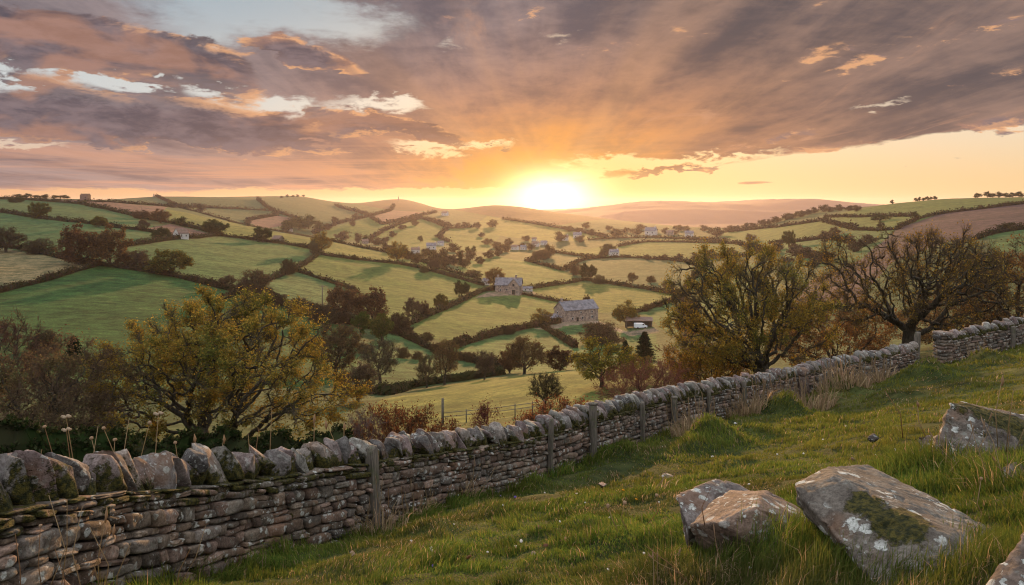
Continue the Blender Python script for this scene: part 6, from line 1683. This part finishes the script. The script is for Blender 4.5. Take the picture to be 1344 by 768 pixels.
    for i, (px, b, w, lab) in enumerate([(676, 328, 10, 'lowest white house of the village row, at the wood end'), (687, 328, 9, 'white village house second from the wood end'), (703, 324, 10, 'white village house with a dark roof in the middle of the row'), (714, 322, 9, 'white village house at the high end of the row'),
                                         (741, 316, 11, 'white house of the upper pair under dark trees'), (758, 313, 12, 'second white house of the upper pair, beside the long pale field'), (701, 316, 7, 'little white house above the village row'),
                                         (566, 328, 14, 'pale farm roofs at the near end of the village wood'), (545, 333, 12, 'low pale barn beside the village wood'), (578, 322, 9, 'pale house in front of the village wood, upper of its group'), (479, 320, 9, 'small pale farm on the far slope'), (380, 304, 8, 'white cottage at the foot of the dark copse'),
                                         (584, 283, 9, 'low pale farmstead on the far moor edge'), (855, 309, 16, 'large pale country house on the slope above the long field'), (880, 309, 10, 'brown house beside the large pale country house'), (905, 311, 12, 'pale house at the end of the line above the long field')]):
        gable_house('village_house', lab, px, b, w * .9, size=(10, 6.5, 4.5), ridge=2.8, rz=(i * 1.3) % 1.2 - .6, wall='render' if i not in (14, 10) else 'farstone', roof='slate' if i % 2 else 'tile', windows=W2, chimneys=(.8,) if i % 3 else ())
    # the square ruin on the skyline and a thin monument
    q = hit(112, 263, 200); m = q[1] / F
    o = empty('ruined_tower', (q[0], q[1], q[2]), 'dark squat ruined tower on the skyline above the ploughed strip', 'tower')
    mb = MB(); mb.box((0, 0, 3.0 * m), (10 * m, 8 * m, 8 * m)); mb.build('wall', M['tile'], o, False)
    for a in (-3.8, -1.0, 2.0, 4.0):
        mb = MB(); mb.box((a * m, 0, 7.6 * m), (1.4 * m, 6 * m, 1.6 * m)); mb.build('battlement', M['tile'], o, False)
    for (px, b, h, lab) in [(202, 258, 4, 'thin stone monument on the left skyline'), (523, 263, 5, 'tiny cairn post on the skyline of the far moor')]:
        q = hit(px, b, 200); m = q[1] / F; o = empty('monument', tuple(q), lab, 'monument')
        mb = MB(); mb.box((0, 0, h * m * .5), (1.4 * m, 1.4 * m, h * m), taper=.6); mb.build('pillar', M['farstone'], o, False)
        mb = MB(); mb.box((0, 0, .3 * m), (2.4 * m, 2.4 * m, .8 * m)); mb.build('plinth', M['farstone'], o, False)
    # power poles in the fields
    for (px, b, h, lab) in [(423, 404, 30, 'wooden power pole at the edge of the small green field'), (186, 281, 10, 'pole on the ploughed strip of the hillside')]:
        q = hit(px, b, 62); m = q[1] / F; o = empty('power_pole', tuple(q), lab, 'pole')
        mb = MB(); mb.tube([(0, 0, -.3), (0, 0, h * m)], [.22, .16], 7); mb.build('shaft', M['post'], o)
        mb = MB(); mb.box((0, 0, h * m - .6), (2.2, .16, .16), .3); mb.build('crossarm', M['post'], o, False)
# ------------------------------------------------------------------ the air
def build_haze():
    m = bpy.data.materials.new('haze'); m.use_nodes = True; t = NT(m.node_tree)
    m.node_tree.nodes.remove(m.node_tree.nodes['Principled BSDF'])
    v = t.node('ShaderNodeVolumePrincipled'); v.inputs['Color'].default_value = (.90, .82, .97, 1); v.inputs['Density'].default_value = HAZE; v.inputs['Anisotropy'].default_value = HAZE_G
    t.l.new(v.outputs[0], m.node_tree.nodes['Material Output'].inputs['Volume'])
    mb = MB(); mb.box((0, 4550, (HZ_TOP + HZ_BOT) / 2), (32000, 9500, HZ_TOP - HZ_BOT))
    o = mb.build('haze', m, None, False); tag(o, 'thin warm evening haze filling the valley', 'haze', kind='stuff')

terrain = build_terrain()
_z = np.empty(len(terrain.data.vertices) * 3, np.float32); terrain.data.vertices.foreach_get('co', _z); _z = _z.reshape(-1, 3)[:, 2]
HZ_BOT = float(_z.min()) - 1.5; HZ_TOP = float(_z.max()) + 22.0
build_hedges()
build_trees()
build_wall(RUN_MAIN, 'long dry stone wall with leaning mossy coping stones winding up the pasture edge', 1.05, .56, 'dry_stone_wall', 3)
build_wall(RUN_FAR, 'upper length of dry stone wall starting at a square stone pier', 1.12, .56, 'dry_stone_wall', 4, end_pier=True)
build_posts(); build_rocks(); build_grass(); build_tufts(); build_stalks(); build_flecks(); build_houses()
if HAZE > 0: build_haze()
build_sky()
v = scene.view_settings; v.view_transform = 'Standard'; v.look = 'None'; v.gamma = 1.0; v.exposure = EXPO; v.use_curve_mapping = False
scene.display_settings.display_device = 'sRGB'
cy = scene.cycles
cy.filter_width = 1.1
cy.max_bounces = 6; cy.diffuse_bounces = 3; cy.transmission_bounces = 4; cy.volume_bounces = 0; cy.transparent_max_bounces = 8
cy.use_denoising = DENOISE
cy.caustics_reflective = False; cy.caustics_refractive = False
cy.sample_clamp_indirect = 4.0
